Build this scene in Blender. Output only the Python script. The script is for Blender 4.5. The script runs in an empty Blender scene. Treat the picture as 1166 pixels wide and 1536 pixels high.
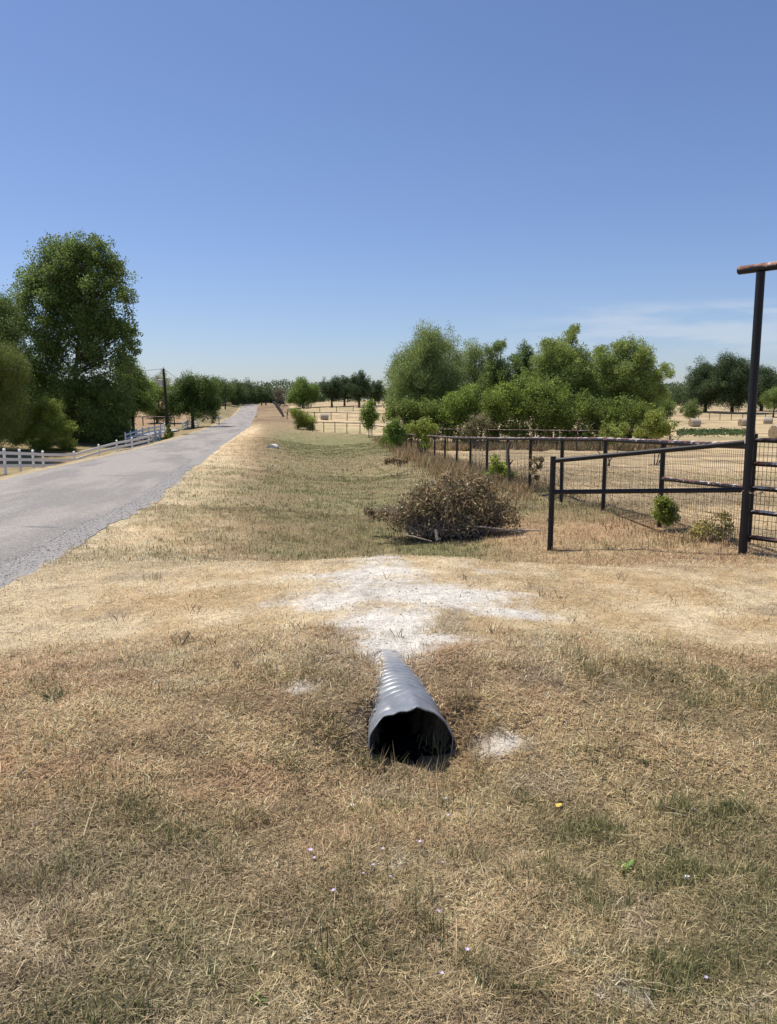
import bpy, math, random
import numpy as np
from mathutils import Vector

R = math.radians
rnd = random.Random(7)
rng = np.random.default_rng(11)
scene = bpy.context.scene
COL = scene.collection

# ------------------------------------------------------------------ camera model
F, CX, CY, TH = 1160.0, 583.0, 768.0, R(8.0)
CAMZ = 1.75
cam_d = bpy.data.cameras.new("camera")
cam = bpy.data.objects.new("camera", cam_d)
COL.objects.link(cam)
cam.location = (0, 0, CAMZ)
cam.rotation_euler = (R(90) - TH, 0, 0)
cam_d.sensor_fit = 'VERTICAL'
cam_d.sensor_height = 36.0
cam_d.lens = 36.0 * F / 1536.0
cam_d.clip_end = 5000
scene.camera = cam


def P(px, py, Y):
    """the point seen at photo pixel (px, py) that lies Y metres ahead"""
    u, v = (px - CX) / F, (CY - py) / F
    d = (u, math.cos(TH) + v * math.sin(TH), -math.sin(TH) + v * math.cos(TH))
    t = Y / d[1]
    return Vector((d[0] * t, Y, CAMZ + d[2] * t))


# ------------------------------------------------------------------ noise
_tabs = {}


def vn(x, y, s, seed=0):
    """smooth value noise, 0..1"""
    if seed not in _tabs:
        _tabs[seed] = np.random.default_rng(1000 + seed).random((256, 256))
    T = _tabs[seed]
    x = np.asarray(x, float) / s
    y = np.asarray(y, float) / s
    xi, yi = np.floor(x).astype(int), np.floor(y).astype(int)
    fx, fy = x - xi, y - yi
    fx, fy = fx * fx * (3 - 2 * fx), fy * fy * (3 - 2 * fy)
    a, b = T[xi % 256, yi % 256], T[(xi + 1) % 256, yi % 256]
    c, d = T[xi % 256, (yi + 1) % 256], T[(xi + 1) % 256, (yi + 1) % 256]
    return (a * (1 - fx) + b * fx) * (1 - fy) + (c * (1 - fx) + d * fx) * fy


def fbm(x, y, s, seed=0, o=3):
    t, a, n = 0, 1.0, 0
    for k in range(o):
        t = t + a * vn(x, y, s / 2 ** k, seed + k * 17)
        n += a
        a *= .55
    return t / n


def ss(a, b, x):
    t = np.clip((np.asarray(x, float) - a) / (b - a), 0, 1)
    return t * t * (3 - 2 * t)


# ------------------------------------------------------------------ terrain model
RW = 5.2
_ry = [-30, 0, 8, 11.3, 18.3, 24.3, 29.5, 56, 111, 215, 280, 330, 420, 1500]
_rx = [-1.5, -3.0, -3.9, -4.4, -5.4, -6.6, -7.4, -12.2, -19.8, -36.5, -47, -55, -69, -240]
_rz = [0.1, 0.05, -.03, -.18, -.42, -.54, -.66, -1.35, -1.55, -1.0, 1.45, 1.7, 1.0, 1.0]
_by = [-30, 0, 9.4, 14.4, 18.6, 26.5, 37.7, 63, 108, 150, 220, 300, 600, 1500]
_bz = [0, 0, -.1, -.23, -.36, -.71, -1.15, -1.9, -2.15, -1.7, .5, 1.9, 4, 6]
_ly = [-30, 0, 20, 34, 48, 62, 70, 76, 84, 110, 160, 220, 300, 1500]
_lz = [-.3, -.4, -1.3, -2.1, -2.55, -3.5, -3.1, -2.75, -2.5, -1.8, -1.1, .2, 2.0, 4]


def smooth_interp(y, ys, zs):
    y = np.asarray(y, float)
    t = 0
    for o, w in ((-.09, .2), (-.04, .2), (0, .2), (.04, .2), (.09, .2)):
        t = t + w * np.interp(y * (1 + o), ys, zs)
    return t


def XR(y): return smooth_interp(y, _ry, _rx)
def RZ(y): return smooth_interp(y, _ry, _rz)
def BZ(y): return smooth_interp(y, _by, _bz)
def LZ(y): return smooth_interp(y, _ly, _lz)


PIPE_A = (0.125, 3.95)           # mouth (x, y)
PIPE_DIR = Vector((-.125, 1, 0)).normalized()
PIPE_R, PIPE_ZC = .225, -.045


def pipe_local(x, y):
    dx, dy = x - PIPE_A[0], y - PIPE_A[1]
    along = dx * PIPE_DIR.x + dy * PIPE_DIR.y
    lat = dx * PIPE_DIR.y - dy * PIPE_DIR.x
    return along, lat


def H(x, y):
    x = np.asarray(x, float)
    y = np.asarray(y, float)
    u = x - XR(y)
    rz, bz, lz = RZ(y), BZ(y), LZ(y)
    wide = 8 + y * .05
    right = rz + (bz - rz) * ss(.3, wide, u)
    ud = 3.7 + .07 * np.clip(y, 0, 60)
    dd = .12 + .08 * ss(6, 10, y) + .004 * np.clip(y, 0, 60)
    right = right - dd * np.exp(-((u - ud) / (2.0 + .03 * np.clip(y, 0, 60))) ** 2) * (1 - ss(80, 140, y))
    # the drive that crosses the ditch over the culvert
    w = ss(2.9, 5.0, y - .05 * (x - .1)) * (1 - ss(7.7, 9.3, y))
    tgt = .025 + .15 * np.exp(-((x - .1) / 1.6) ** 2) - .05 * ss(2, 6, x)
    tgt = rz + (tgt - rz) * ss(0, 1.6, u)
    right = right * (1 - w) + tgt * w
    left = rz - .02 + (lz - rz) * ss(-5.5, -9.6, u)
    z = np.where(u > 0, right, np.where(u < -RW, left, rz))
    a, l = pipe_local(x, y)
    crown = PIPE_ZC - .045 * np.maximum(a, 0) + PIPE_R * .94
    d = np.interp(a, [-.1, -.02, .1, .25, .5, .65, .8, 1.0, 1.15, 1.4], [.365, .36, .22, .07, .030, .018, .012, .006, -.012, -.03])
    wl = np.exp(-(l / (.42 + .25 * ss(.1, -.4, a))) ** 2) * ss(-1.25, -.1, a) * (1 - ss(1.2, 1.9, a))
    z = z * (1 - wl) + (crown - d) * wl
    off = ss(0, .6, u) + ss(-RW, -RW - .8, u)
    amp = np.clip(.03 + .002 * np.abs(y), 0, .16)
    z = z + (1 - wl) * (off * (fbm(x, y, 1.1, 3) - .5) * amp * 2 + off * (fbm(x, y, .22, 9) - .5) * .03)
    z = z + off * (fbm(x, y, 45, 5) - .5) * ss(60, 250, y) * 2.0
    z = np.where((u > -RW - .02) & (u < .02), np.where(u < -.45, rz - .035, rz - .010), z)
    return z


def H_mesh(x, y):
    z = H(x, y)
    a, l = pipe_local(x, y)
    dz = np.clip(z - PIPE_ZC + .045 * a, -PIPE_R, PIPE_R)
    half = np.sqrt(np.maximum(PIPE_R ** 2 - dz ** 2, 0)) * 1.0
    cut = (a > .02) & (a < 1.6) & (np.abs(l) < half) & (z < PIPE_ZC - .045 * a + PIPE_R * .94 - .004)
    return np.where(cut, PIPE_ZC - PIPE_R - .06, z)


def hz(x, y): return float(H(x, y))


def G(px, py, y0=1.2, y1=400):
    """where the ray through a photo pixel meets the ground"""
    ys = np.geomspace(y0, y1, 3000)
    u, v = (px - CX) / F, (CY - py) / F
    d = (u, math.cos(TH) + v * math.sin(TH), -math.sin(TH) + v * math.cos(TH))
    t = ys / d[1]
    xs, zs = d[0] * t, CAMZ + d[2] * t
    k = np.argmax(zs <= H(xs, ys))
    return Vector((xs[k], ys[k], float(H(xs[k], ys[k]))))


def gx(px, Y):
    """ground point Y metres ahead in the photo column px"""
    x = (px - CX) / F * Y
    for _ in range(3):
        z = hz(x, Y)
        depth = Y * math.cos(TH) + (CAMZ - z) * math.sin(TH)
        x = (px - CX) / F * depth
    return Vector((x, Y, hz(x, Y)))


# ------------------------------------------------------------------ ground colours
C_STRAW = np.array((.475, .35, .198)); C_PALE = np.array((.59, .475, .305)); C_BROWN = np.array((.25, .172, .105))
C_GREY = np.array((.265, .212, .15)); C_OLIVE = np.array((.195, .185, .085)); C_GREEN = np.array((.135, .155, .058))
C_LIME = np.array((.61, .575, .51)); C_HAY = np.array((.45, .345, .205)); C_RUST = np.array((.365, .225, .132))


def mix(a, b, t):
    t = np.asarray(t)[..., None]
    return a * (1 - t) + b * t


def lime_mask(x, y):
    m = np.zeros(np.shape(x))
    for cx, cy, rx, ry, k in ((.12, 6.3, 1.05, .62, 1.15), (-.05, 7.3, .55, .85, 1.1), (.05, 5.2, .33, .6, 1.1), (.02, 5.6, .5, .55, 1.1), (-.1, 6.9, .75, .8, .95), (.95, 5.85, .65, .22, .9),
                              (.35, 5.15, .32, .16, .9), (-.9, 6.1, .7, .22, .6), (.62, 3.95, .17, .11, .7), (-.5, 4.35, .24, .14, .78),
                              (.7, 7.2, .8, .7, .5), (.05, 6.5, 2.6, .5, .45)):
        m = np.maximum(m, k * np.exp(-(((x - cx) / rx) ** 2 + ((y - cy) / ry) ** 2) * .9))
    n = fbm(x, y, .5, 41, 4)
    streak = fbm(x * .35, y * 1.6, .35, 45, 3)
    return .97 * ss(.33, .9, m * .85 + (n - .5) * .9 + (streak - .5) * .8 + (vn(x, y, .045, 77) - .5) * .3)


def green_p(x, y):
    """share of living grass, 0..1"""
    n = fbm(x, y, .75, 21, 3)
    n2 = fbm(x, y, 3.2, 25, 2)
    u = x - XR(y)
    near = (1 - ss(3.2, 4.3, y)) * (.36 + .17 * ss(-.9, 1.2, x))
    midr = ss(3.6, 4.2, y) * (1 - ss(5.2, 6.0, y)) * (.10 + .16 * ss(.5, 1.6, x))
    drive = ss(5, 6, y) * (1 - ss(7.6, 8.6, y)) * .0
    verge = ss(8.2, 10, y) * (1 - ss(24, 45, y)) * (1 - ss(.8, 1.8, x) * (1 - ss(12, 15, y))) * (.30 + .34 * np.exp(-((u - 5.5) / 2.8) ** 2))
    strip = np.exp(-((y - 74) / 26) ** 2) * .9 * ss(2.0, 6, u)
    edge = ss(9, 10, y) * .15 * np.exp(-((x - 2.6) / 1.4) ** 2) * (1 - ss(10.5, 12, y))
    base = near + midr + drive + verge + strip + edge
    return np.clip(base + (n - .5) * 1.6 * (.16 + base) + (fbm(x, y, .3, 28, 3) - .5) * 1.2 * (.1 + base) + (n2 - .5) * .5 * (.08 + base), 0, .92)


def ground_col(x, y):
    u = x - XR(y)
    n1, n2, n3 = fbm(x, y, 1.3, 31), fbm(x, y, .35, 35), fbm(x, y, .09, 39)
    near = mix(C_GREY * 1.2, C_STRAW * .92, ss(.3, .7, .5 * n1 + .5 * n2))
    midc = mix(C_RUST * 1.35, C_STRAW * 1.2, ss(.25, .65, .55 * n1 + .45 * n2))
    midc = mix(midc, C_PALE * 1.05, ss(.45, .75, fbm(x, y, .8, 33)) * .6 * ss(3.4, 4.8, y + .6 * np.clip(-x, -1, 2)))
    pa, pb = fbm(x, y, .42, 161, 4), fbm(x, y, .30, 165, 4)
    near = mix(near, C_BROWN * .66, ss(.50, .66, pa) * .75)
    near = mix(near, C_PALE * 1.02, ss(.58, .72, pb) * .65)
    midc = mix(midc, C_BROWN * .95, ss(.54, .7, pa) * .5)
    drv = mix(C_STRAW * 1.05, C_PALE * 1.1, ss(.3, .7, n2))
    ver = mix(C_BROWN * 1.1, C_STRAW * .74, ss(.25, .8, .6 * n1 + .4 * n2))
    ver = mix(ver, C_OLIVE * 1.1, .38 * ss(1.2, 4, u))
    ver = mix(ver, mix(C_RUST * 1.1, C_STRAW, n2), ss(1.0, 2.2, x) * (1 - ss(12, 16, y)) * .8)
    c = mix(near, midc, ss(1.9, 3.7, y + (n1 - .5) * 1.4 - .3 * np.clip(x, 0, 2.5)))
    c = mix(c, drv, ss(4.6, 5.6, y + (n1 - .5) * .8))
    c = mix(c, ver, ss(7.0, 10.0, y + (n1 - .5) * 3.5) * ss(.6, 3.0, u))
    # sun bleached edge beside the road
    c = mix(c, C_PALE, (1 - ss(.4, 2.1, u + (n1 - .5) * 1.6)) * ss(4, 6, y) * (1 - ss(25, 52, y)) * .75 * (u > -.5))
    gsh = ss(30, 55, y)[..., None]
    c = mix(c, (C_OLIVE * .7 + C_GREEN * .3) * (1 - gsh) + (C_OLIVE * .25 + C_GREEN * .75) * gsh, green_p(x, y) * .85)
    far_b = mix(C_BROWN * 1.35, C_STRAW * .95, ss(.35, .65, fbm(x, y, 9, 61)))
    c = mix(c, far_b * .62, ss(100, 128, y))
    # mown hay field right of the fence
    fx = np.interp(y, [0, 9.4, 18.6, 37, 57, 80, 98, 108, 150, 300], [5.5, 4.4, 3.4, 2.2, 1.3, -.5, -3.6, -10.5, -18, -40])
    rows = vn(x * .12 + y * .02, y + 1.2 * vn(x, y, 9, 3), .9 + .012 * 60, 63)
    hay = mix(C_HAY * .66, C_HAY * 1.15, ss(.25, .75, .55 * rows + .45 * fbm(x, y, 2.5, 67)))
    hay = mix(hay, C_OLIVE * 1.5, ss(.5, .75, fbm(x * .3, y, 7, 69)) * .5)
    c = mix(c, hay, ss(.2, 1.4, x - fx) * ss(8.6, 9.6, y))
    # left of the road: olive lawn and pasture
    lawn = mix(C_OLIVE * .95, C_STRAW * .65, ss(.25, .7, .6 * fbm(x, y, 4, 71) + .4 * n1))
    past = mix(C_STRAW * .85, C_RUST, fbm(x, y, 8, 73))
    lft = mix(lawn, past * .8, ss(100, 122, y) * ss(-9, -14, u))
    edge = ss(-RW - 1.0, -RW - .2, u) * .6
    lft = mix(lft, C_PALE * .9, edge)
    c = np.where((u < -RW)[..., None], lft, c)
    m = lime_mask(x, y)
    c = mix(c, C_LIME * np.array((1, 1, 1)), m)
    # bare grey dirt specks
    c = mix(c, C_GREY * 1.25, ss(.66, .8, fbm(x, y, .45, 81)) * (y < 9) * (1 - m) * .6)
    return c * (.82 + .36 * n3[..., None])


# ------------------------------------------------------------------ materials
def new_mat(name):
    m = bpy.data.materials.new(name)
    m.use_nodes = True
    nt = m.node_tree
    return m, nt, nt.nodes["Principled BSDF"], nt.nodes["Material Output"]


def nd(nt, t, **kw):
    n = nt.nodes.new(t)
    for k, v in kw.items():
        setattr(n, k, v)
    return n


def set_in(n, **kw):
    for k, v in kw.items():
        n.inputs[k.replace('_', ' ')].default_value = v


def ramp(nt, stops):
    r = nd(nt, 'ShaderNodeValToRGB')
    e = r.color_ramp.elements
    while len(e) < len(stops):
        e.new(.5)
    for i, (p, c) in enumerate(stops):
        e[i].position = p
        e[i].color = (*c, 1) if len(c) == 3 else c
    return r


def noise_mat(name, c1, c2, scale=8, rough=.8, bump=.2, bscale=None, c3=None, spec=.3, stretch=(1, 1, 1)):
    m, nt, b, out = new_mat(name)
    tc = nd(nt, 'ShaderNodeTexCoord')
    mp = nd(nt, 'ShaderNodeMapping')
    mp.inputs['Scale'].default_value = stretch
    nt.links.new(tc.outputs['Object'], mp.inputs['Vector'])
    n = nd(nt, 'ShaderNodeTexNoise')
    set_in(n, Scale=scale, Detail=6.0, Roughness=.65)
    nt.links.new(mp.outputs['Vector'], n.inputs['Vector'])
    st = [(.32, c1), (.68, c2)] if c3 is None else [(.3, c1), (.5, c2), (.72, c3)]
    r = ramp(nt, st)
    nt.links.new(n.outputs['Fac'], r.inputs['Fac'])
    nt.links.new(r.outputs['Color'], b.inputs['Base Color'])
    set_in(b, Roughness=rough)
    b.inputs['Specular IOR Level'].default_value = spec
    if bump:
        n2 = nd(nt, 'ShaderNodeTexNoise')
        set_in(n2, Scale=bscale or scale * 4, Detail=4.0)
        nt.links.new(mp.outputs['Vector'], n2.inputs['Vector'])
        bp = nd(nt, 'ShaderNodeBump')
        set_in(bp, Strength=bump, Distance=.02)
        nt.links.new(n2.outputs['Fac'], bp.inputs['Height'])
        nt.links.new(bp.outputs['Normal'], b.inputs['Normal'])
    return m


def attr_mat(name, translucent=0.0, rough=.9, spec=.15, fine=None, bump=0):
    m, nt, b, out = new_mat(name)
    a = nd(nt, 'ShaderNodeAttribute', attribute_name='Col')
    col = a.outputs['Color']
    if fine:
        tc = nd(nt, 'ShaderNodeTexCoord')
        prev = None
        for sc, lo, hi in fine:
            n = nd(nt, 'ShaderNodeTexNoise')
            set_in(n, Scale=sc, Detail=5.0, Roughness=.7)
            nt.links.new(tc.outputs['Object'], n.inputs['Vector'])
            mr = nd(nt, 'ShaderNodeMapRange')
            mr.inputs['From Min'].default_value = .3
            mr.inputs['From Max'].default_value = .7
            mr.inputs['To Min'].default_value = lo
            mr.inputs['To Max'].default_value = hi
            nt.links.new(n.outputs['Fac'], mr.inputs['Value'])
            vm = nd(nt, 'ShaderNodeVectorMath', operation='SCALE')
            nt.links.new(col, vm.inputs[0])
            nt.links.new(mr.outputs['Result'], vm.inputs['Scale'])
            col = vm.outputs['Vector']
            prev = n
        if bump:
            bp = nd(nt, 'ShaderNodeBump')
            set_in(bp, Strength=bump, Distance=.03)
            nt.links.new(prev.outputs['Fac'], bp.inputs['Height'])
            nt.links.new(bp.outputs['Normal'], b.inputs['Normal'])
    nt.links.new(col, b.inputs['Base Color'])
    set_in(b, Roughness=rough)
    b.inputs['Specular IOR Level'].default_value = spec
    if translucent:
        t = nd(nt, 'ShaderNodeBsdfTranslucent')
        nt.links.new(col, t.inputs['Color'])
        mx = nd(nt, 'ShaderNodeMixShader')
        mx.inputs['Fac'].default_value = translucent
        nt.links.new(b.outputs['BSDF'], mx.inputs[1])
        nt.links.new(t.outputs['BSDF'], mx.inputs[2])
        nt.links.new(mx.outputs['Shader'], out.inputs['Surface'])
    return m


def pipe_mat(name, worn):
    """black enamelled steel; where the paint has weathered off there is rust and chalky primer"""
    m, nt, b, out = new_mat(name)
    tc = nd(nt, 'ShaderNodeTexCoord')
    n = nd(nt, 'ShaderNodeTexNoise')
    set_in(n, Scale=11.0, Detail=8.0, Roughness=.75)
    nt.links.new(tc.outputs['Object'], n.inputs['Vector'])
    n2 = nd(nt, 'ShaderNodeTexNoise')
    set_in(n2, Scale=6.0, Detail=6.0)
    nt.links.new(tc.outputs['Object'], n2.inputs['Vector'])
    wearcol = ramp(nt, [(.4, (.17, .07, .04)), (.52, (.30, .17, .12)), (.6, (.55, .5, .46))])
    nt.links.new(n2.outputs['Fac'], wearcol.inputs['Fac'])
    g = nd(nt, 'ShaderNodeNewGeometry')
    sp = nd(nt, 'ShaderNodeSeparateXYZ')
    nt.links.new(g.outputs['Normal'], sp.inputs['Vector'])
    ma = nd(nt, 'ShaderNodeMath', operation='MULTIPLY_ADD')
    ma.inputs[1].default_value = .35
    nt.links.new(sp.outputs['Z'], ma.inputs[0])
    nt.links.new(n.outputs['Fac'], ma.inputs[2])
    mr = nd(nt, 'ShaderNodeMapRange')
    mr.inputs['From Min'].default_value = .74 - worn
    mr.inputs['From Max'].default_value = .8 - worn
    nt.links.new(ma.outputs['Value'], mr.inputs['Value'])
    mx = nd(nt, 'ShaderNodeMix', data_type='RGBA')
    nt.links.new(mr.outputs['Result'], mx.inputs['Factor'])
    mx.inputs['A'].default_value = (.012, .012, .014, 1)
    nt.links.new(wearcol.outputs['Color'], mx.inputs['B'])
    nt.links.new(mx.outputs['Result'], b.inputs['Base Color'])
    set_in(b, Roughness=.5)
    b.inputs['Specular IOR Level'].default_value = .35
    return m


M = {}
M['ground'] = attr_mat('dry_ground', fine=[(2.2, .85, 1.15), (14, .72, 1.28), (90, .6, 1.4)], bump=.6)
M['grass'] = attr_mat('grass_blades', translucent=.25, rough=.7, spec=.25)
M['leaf'] = attr_mat('leaves', translucent=.4, rough=.55, spec=.35)
M['dryleaf'] = attr_mat('dry_leaves', translucent=.15, rough=.8, spec=.15)
M['stone'] = attr_mat('stones', rough=.9, spec=.2)
M['bark'] = noise_mat('bark', (.06, .048, .038), (.16, .13, .10), 6, .9, .5, stretch=(3, 3, .6))
M['twig'] = noise_mat('twig', (.16, .125, .095), (.36, .30, .24), 12, .9, .3)
M['palewood'] = noise_mat('pale_wood', (.30, .23, .17), (.5, .42, .33), 14, .85, .3)
M['black'] = pipe_mat('black_pipe', -.12)
M['worn'] = pipe_mat('worn_black_pipe', .07)
M['rusty'] = pipe_mat('rusty_pipe', .2)
M['wire'] = noise_mat('wire', (.025, .022, .02), (.09, .07, .06), 20, .6, 0)
M['white'] = noise_mat('white_vinyl', (.78, .78, .78), (.86, .86, .85), 3, .45, .05, spec=.4)
M['creosote'] = noise_mat('creosoted_pole', (.022, .018, .016), (.06, .048, .04), 5, .85, .4, stretch=(4, 4, .4))
M['tin'] = noise_mat('galvanised', (.42, .43, .44), (.6, .61, .62), 4, .45, .05, spec=.5)
M['shedwall'] = noise_mat('shed_siding', (.24, .22, .2), (.36, .33, .3), 3, .9, .2, stretch=(6, 6, .5))
M['roof'] = noise_mat('shed_roof', (.6, .6, .6), (.75, .75, .74), 2, .5, .05)
M['concrete'] = noise_mat('concrete', (.5, .48, .45), (.68, .66, .62), 5, .9, .3)
M['darkpost'] = noise_mat('dark_post', (.010, .009, .009), (.022, .02, .018), 5, .9, .3)
M['brownpost'] = noise_mat('brown_post', (.05, .03, .025), (.10, .06, .045), 5, .9, .3)
M['petal'] = noise_mat('petal', (.50, .40, .66), (.64, .55, .76), 60, .6, 0)
M['stalk'] = noise_mat('stalk', (.10, .12, .04), (.2, .2, .08), 30, .8, 0)
M['darkstalk'] = noise_mat('dark_stalk', (.07, .045, .03), (.15, .10, .07), 40, .9, 0)
M['yleaf'] = noise_mat('yellow_leaf', (.72, .45, .05), (.8, .58, .12), 40, .6, 0)
M['glass'] = noise_mat('dark_glass', (.02, .02, .025), (.03, .03, .035), 3, .15, 0)


# ------------------------------------------------------------------ object helpers
def world_loc(o):
    v = Vector((0, 0, 0))
    while o:
        v += o.location
        o = o.parent
    return v


def tag(o, label=None, cat=None, group=None, kind=None):
    if label: o['label'] = label
    if cat: o['category'] = cat
    if group: o['group'] = group
    if kind: o['kind'] = kind
    return o


def thing(name, loc, label, cat, group=None):
    o = bpy.data.objects.new(name, None)
    o.empty_display_size = .2
    o.location = loc
    COL.objects.link(o)
    return tag(o, label, cat, group)


def link_mesh(name, me, mat, parent=None, smooth=False, origin=None):
    """verts are world coordinates; move them to the object's own origin"""
    base = world_loc(parent) if parent else (Vector(origin) if origin is not None else Vector((0, 0, 0)))
    n = len(me.vertices)
    co = np.empty(n * 3)
    me.vertices.foreach_get('co', co)
    co = co.reshape(n, 3) - np.array(base)
    me.vertices.foreach_set('co', co.ravel())
    o = bpy.data.objects.new(name, me)
    if parent:
        o.parent = parent
    elif origin is not None:
        o.location = origin
    COL.objects.link(o)
    for m in (mat if isinstance(mat, list) else [mat]):
        me.materials.append(m)
    if smooth:
        me.polygons.foreach_set('use_smooth', np.ones(len(me.polygons), bool))
    me.update()
    return o


class MB:
    def __init__(s):
        s.v, s.f, s.mi = [], [], []

    def tube(s, pts, rad, n=8, cap=True, mi=0):
        pts = [Vector(p) for p in pts]
        if not isinstance(rad, (list, tuple)):
            rad = [rad] * len(pts)
        b0 = len(s.v)
        prev = None
        for i, p in enumerate(pts):
            d = (pts[min(i + 1, len(pts) - 1)] - pts[max(i - 1, 0)])
            d = d.normalized() if d.length > 1e-9 else Vector((0, 0, 1))
            if prev is None:
                a = d.orthogonal().normalized()
            else:
                a = (prev - d * prev.dot(d))
                a = a.normalized() if a.length > 1e-6 else d.orthogonal().normalized()
            prev = a
            b = d.cross(a)
            for k in range(n):
                t = 2 * math.pi * k / n
                s.v.append(p + (a * math.cos(t) + b * math.sin(t)) * rad[i])
        for i in range(len(pts) - 1):
            for k in range(n):
                k2 = (k + 1) % n
                s.f.append((b0 + i * n + k, b0 + i * n + k2, b0 + (i + 1) * n + k2, b0 + (i + 1) * n + k))
                s.mi.append(mi)
        if cap:
            s.f.append(tuple(b0 + k for k in reversed(range(n)))); s.mi.append(mi)
            e = b0 + (len(pts) - 1) * n
            s.f.append(tuple(e + k for k in range(n))); s.mi.append(mi)
        return s

    def box(s, c, size, rz=0, mi=0, tilt=None):
        c = Vector(c)
        b0 = len(s.v)
        hx, hy, hz_ = size[0] / 2, size[1] / 2, size[2] / 2
        cr, sr = math.cos(rz), math.sin(rz)
        for dz in (-hz_, hz_):
            for dx, dy in ((-hx, -hy), (hx, -hy), (hx, hy), (-hx, hy)):
                s.v.append(c + Vector((dx * cr - dy * sr, dx * sr + dy * cr, dz)))
        for q in ((3, 2, 1, 0), (4, 5, 6, 7), (0, 1, 5, 4), (1, 2, 6, 5), (2, 3, 7, 6), (3, 0, 4, 7)):
            s.f.append(tuple(b0 + k for k in q)); s.mi.append(mi)
        return s

    def bar(s, a, b, w, h):
        """rectangular beam between two points"""
        a, b = Vector(a), Vector(b)
        d = (b - a).normalized()
        sd = d.cross(Vector((0, 0, 1))).normalized() * (w / 2)
        up = sd.cross(d).normalized() * (h / 2)
        b0 = len(s.v)
        for p in (a, b):
            for q in (-sd - up, sd - up, sd + up, -sd + up):
                s.v.append(p + q)
        for q in ((3, 2, 1, 0), (4, 5, 6, 7), (0, 1, 5, 4), (1, 2, 6, 5), (2, 3, 7, 6), (3, 0, 4, 7)):
            s.f.append(tuple(b0 + k for k in q)); s.mi.append(0)
        return s

    def build(s, name, mat, parent=None, smooth=True, origin=None, bevel=0):
        me = bpy.data.meshes.new(name)
        me.from_pydata([tuple(v) for v in s.v], [], s.f)
        me.polygons.foreach_set('material_index', s.mi)
        o = link_mesh(name, me, mat, parent, smooth, origin)
        if smooth:
            me.set_sharp_from_angle(angle=R(40))
        if bevel:
            md = o.modifiers.new('bevel', 'BEVEL')
            md.width = bevel
            md.segments = 2
        return o


def np_mesh(name, V, faces_n, cols=None):
    """V (N,3); faces_n list of (K, n) index arrays"""
    me = bpy.data.meshes.new(name)
    me.vertices.add(len(V))
    me.vertices.foreach_set('co', np.ascontiguousarray(V, dtype=np.float32).ravel())
    loops = np.concatenate([f.ravel() for f in faces_n])
    tot = np.concatenate([np.full(len(f), f.shape[1]) for f in faces_n])
    start = np.concatenate([[0], np.cumsum(tot)[:-1]])
    me.loops.add(len(loops))
    me.loops.foreach_set('vertex_index', loops.astype(np.int32))
    me.polygons.add(len(tot))
    me.polygons.foreach_set('loop_start', start.astype(np.int32))
    me.polygons.foreach_set('loop_total', tot.astype(np.int32))
    me.update(calc_edges=True)
    if cols is not None:
        a = me.attributes.new('Col', 'FLOAT_COLOR', 'POINT')
        c = np.ones((len(V), 4), np.float32)
        c[:, :3] = cols
        a.data.foreach_set('color', c.ravel())
    return me


def unit(v):
    return v / np.maximum(np.linalg.norm(v, axis=1, keepdims=True), 1e-9)


def leaf_cards(Cn, L, W, cols, up=.5, droop=0.0):
    """diamond leaves round centres Cn"""
    N = len(Cn)
    n = unit(rng.normal(size=(N, 3)) + np.array((0, 0, up)))
    a = unit(np.cross(n, rng.normal(size=(N, 3))))
    if droop:
        a = unit(a + np.array((0, 0, -droop)))
    b = unit(np.cross(n, a))
    L = (np.asarray(L) * rng.uniform(.7, 1.3, N))[:, None]
    W = (np.asarray(W) * rng.uniform(.7, 1.3, N))[:, None]
    V = np.empty((N, 4, 3))
    V[:, 0] = Cn - a * L * .5
    V[:, 1] = Cn + b * W * .5 - a * L * .08
    V[:, 2] = Cn + a * L * .5
    V[:, 3] = Cn - b * W * .5 - a * L * .08
    f = np.arange(N * 4).reshape(N, 4)
    return V.reshape(-1, 3), f, np.repeat(cols, 4, axis=0)


def blades(pos, az, lean, length, width, cols, curl=.4):
    """grass blades: 5 verts each, a quad and a tip"""
    N = len(pos)
    d = np.stack([np.cos(az), np.sin(az)], 1)
    s = np.stack([-np.sin(az), np.cos(az), np.zeros(N)], 1)
    ln = length[:, None]
    l2 = np.clip(lean + curl * rng.uniform(.3, 1.2, N), -1.6, 1.75)
    m = pos + np.concatenate([d * np.sin(lean)[:, None], np.cos(lean)[:, None]], 1) * ln * .55
    t = m + np.concatenate([d * np.sin(l2)[:, None], np.cos(l2)[:, None]], 1) * ln * .45
    w = width[:, None] * .5
    V = np.empty((N, 5, 3))
    V[:, 0], V[:, 1] = pos - s * w, pos + s * w
    V[:, 2], V[:, 3] = m + s * w * .85, m - s * w * .85
    V[:, 4] = t
    i = np.arange(N)[:, None] * 5
    q = np.concatenate([i, i + 1, i + 2, i + 3], 1)
    tr = np.concatenate([i + 3, i + 2, i + 4], 1)
    return V.reshape(-1, 3), [q, tr], np.repeat(cols, 5, axis=0)


# ------------------------------------------------------------------ ground, road
def grow(a, b, s0, k):
    out, x, s = [a], a, s0
    while x < b:
        x += s
        s *= k
        out.append(x)
    return np.array(out)


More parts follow.
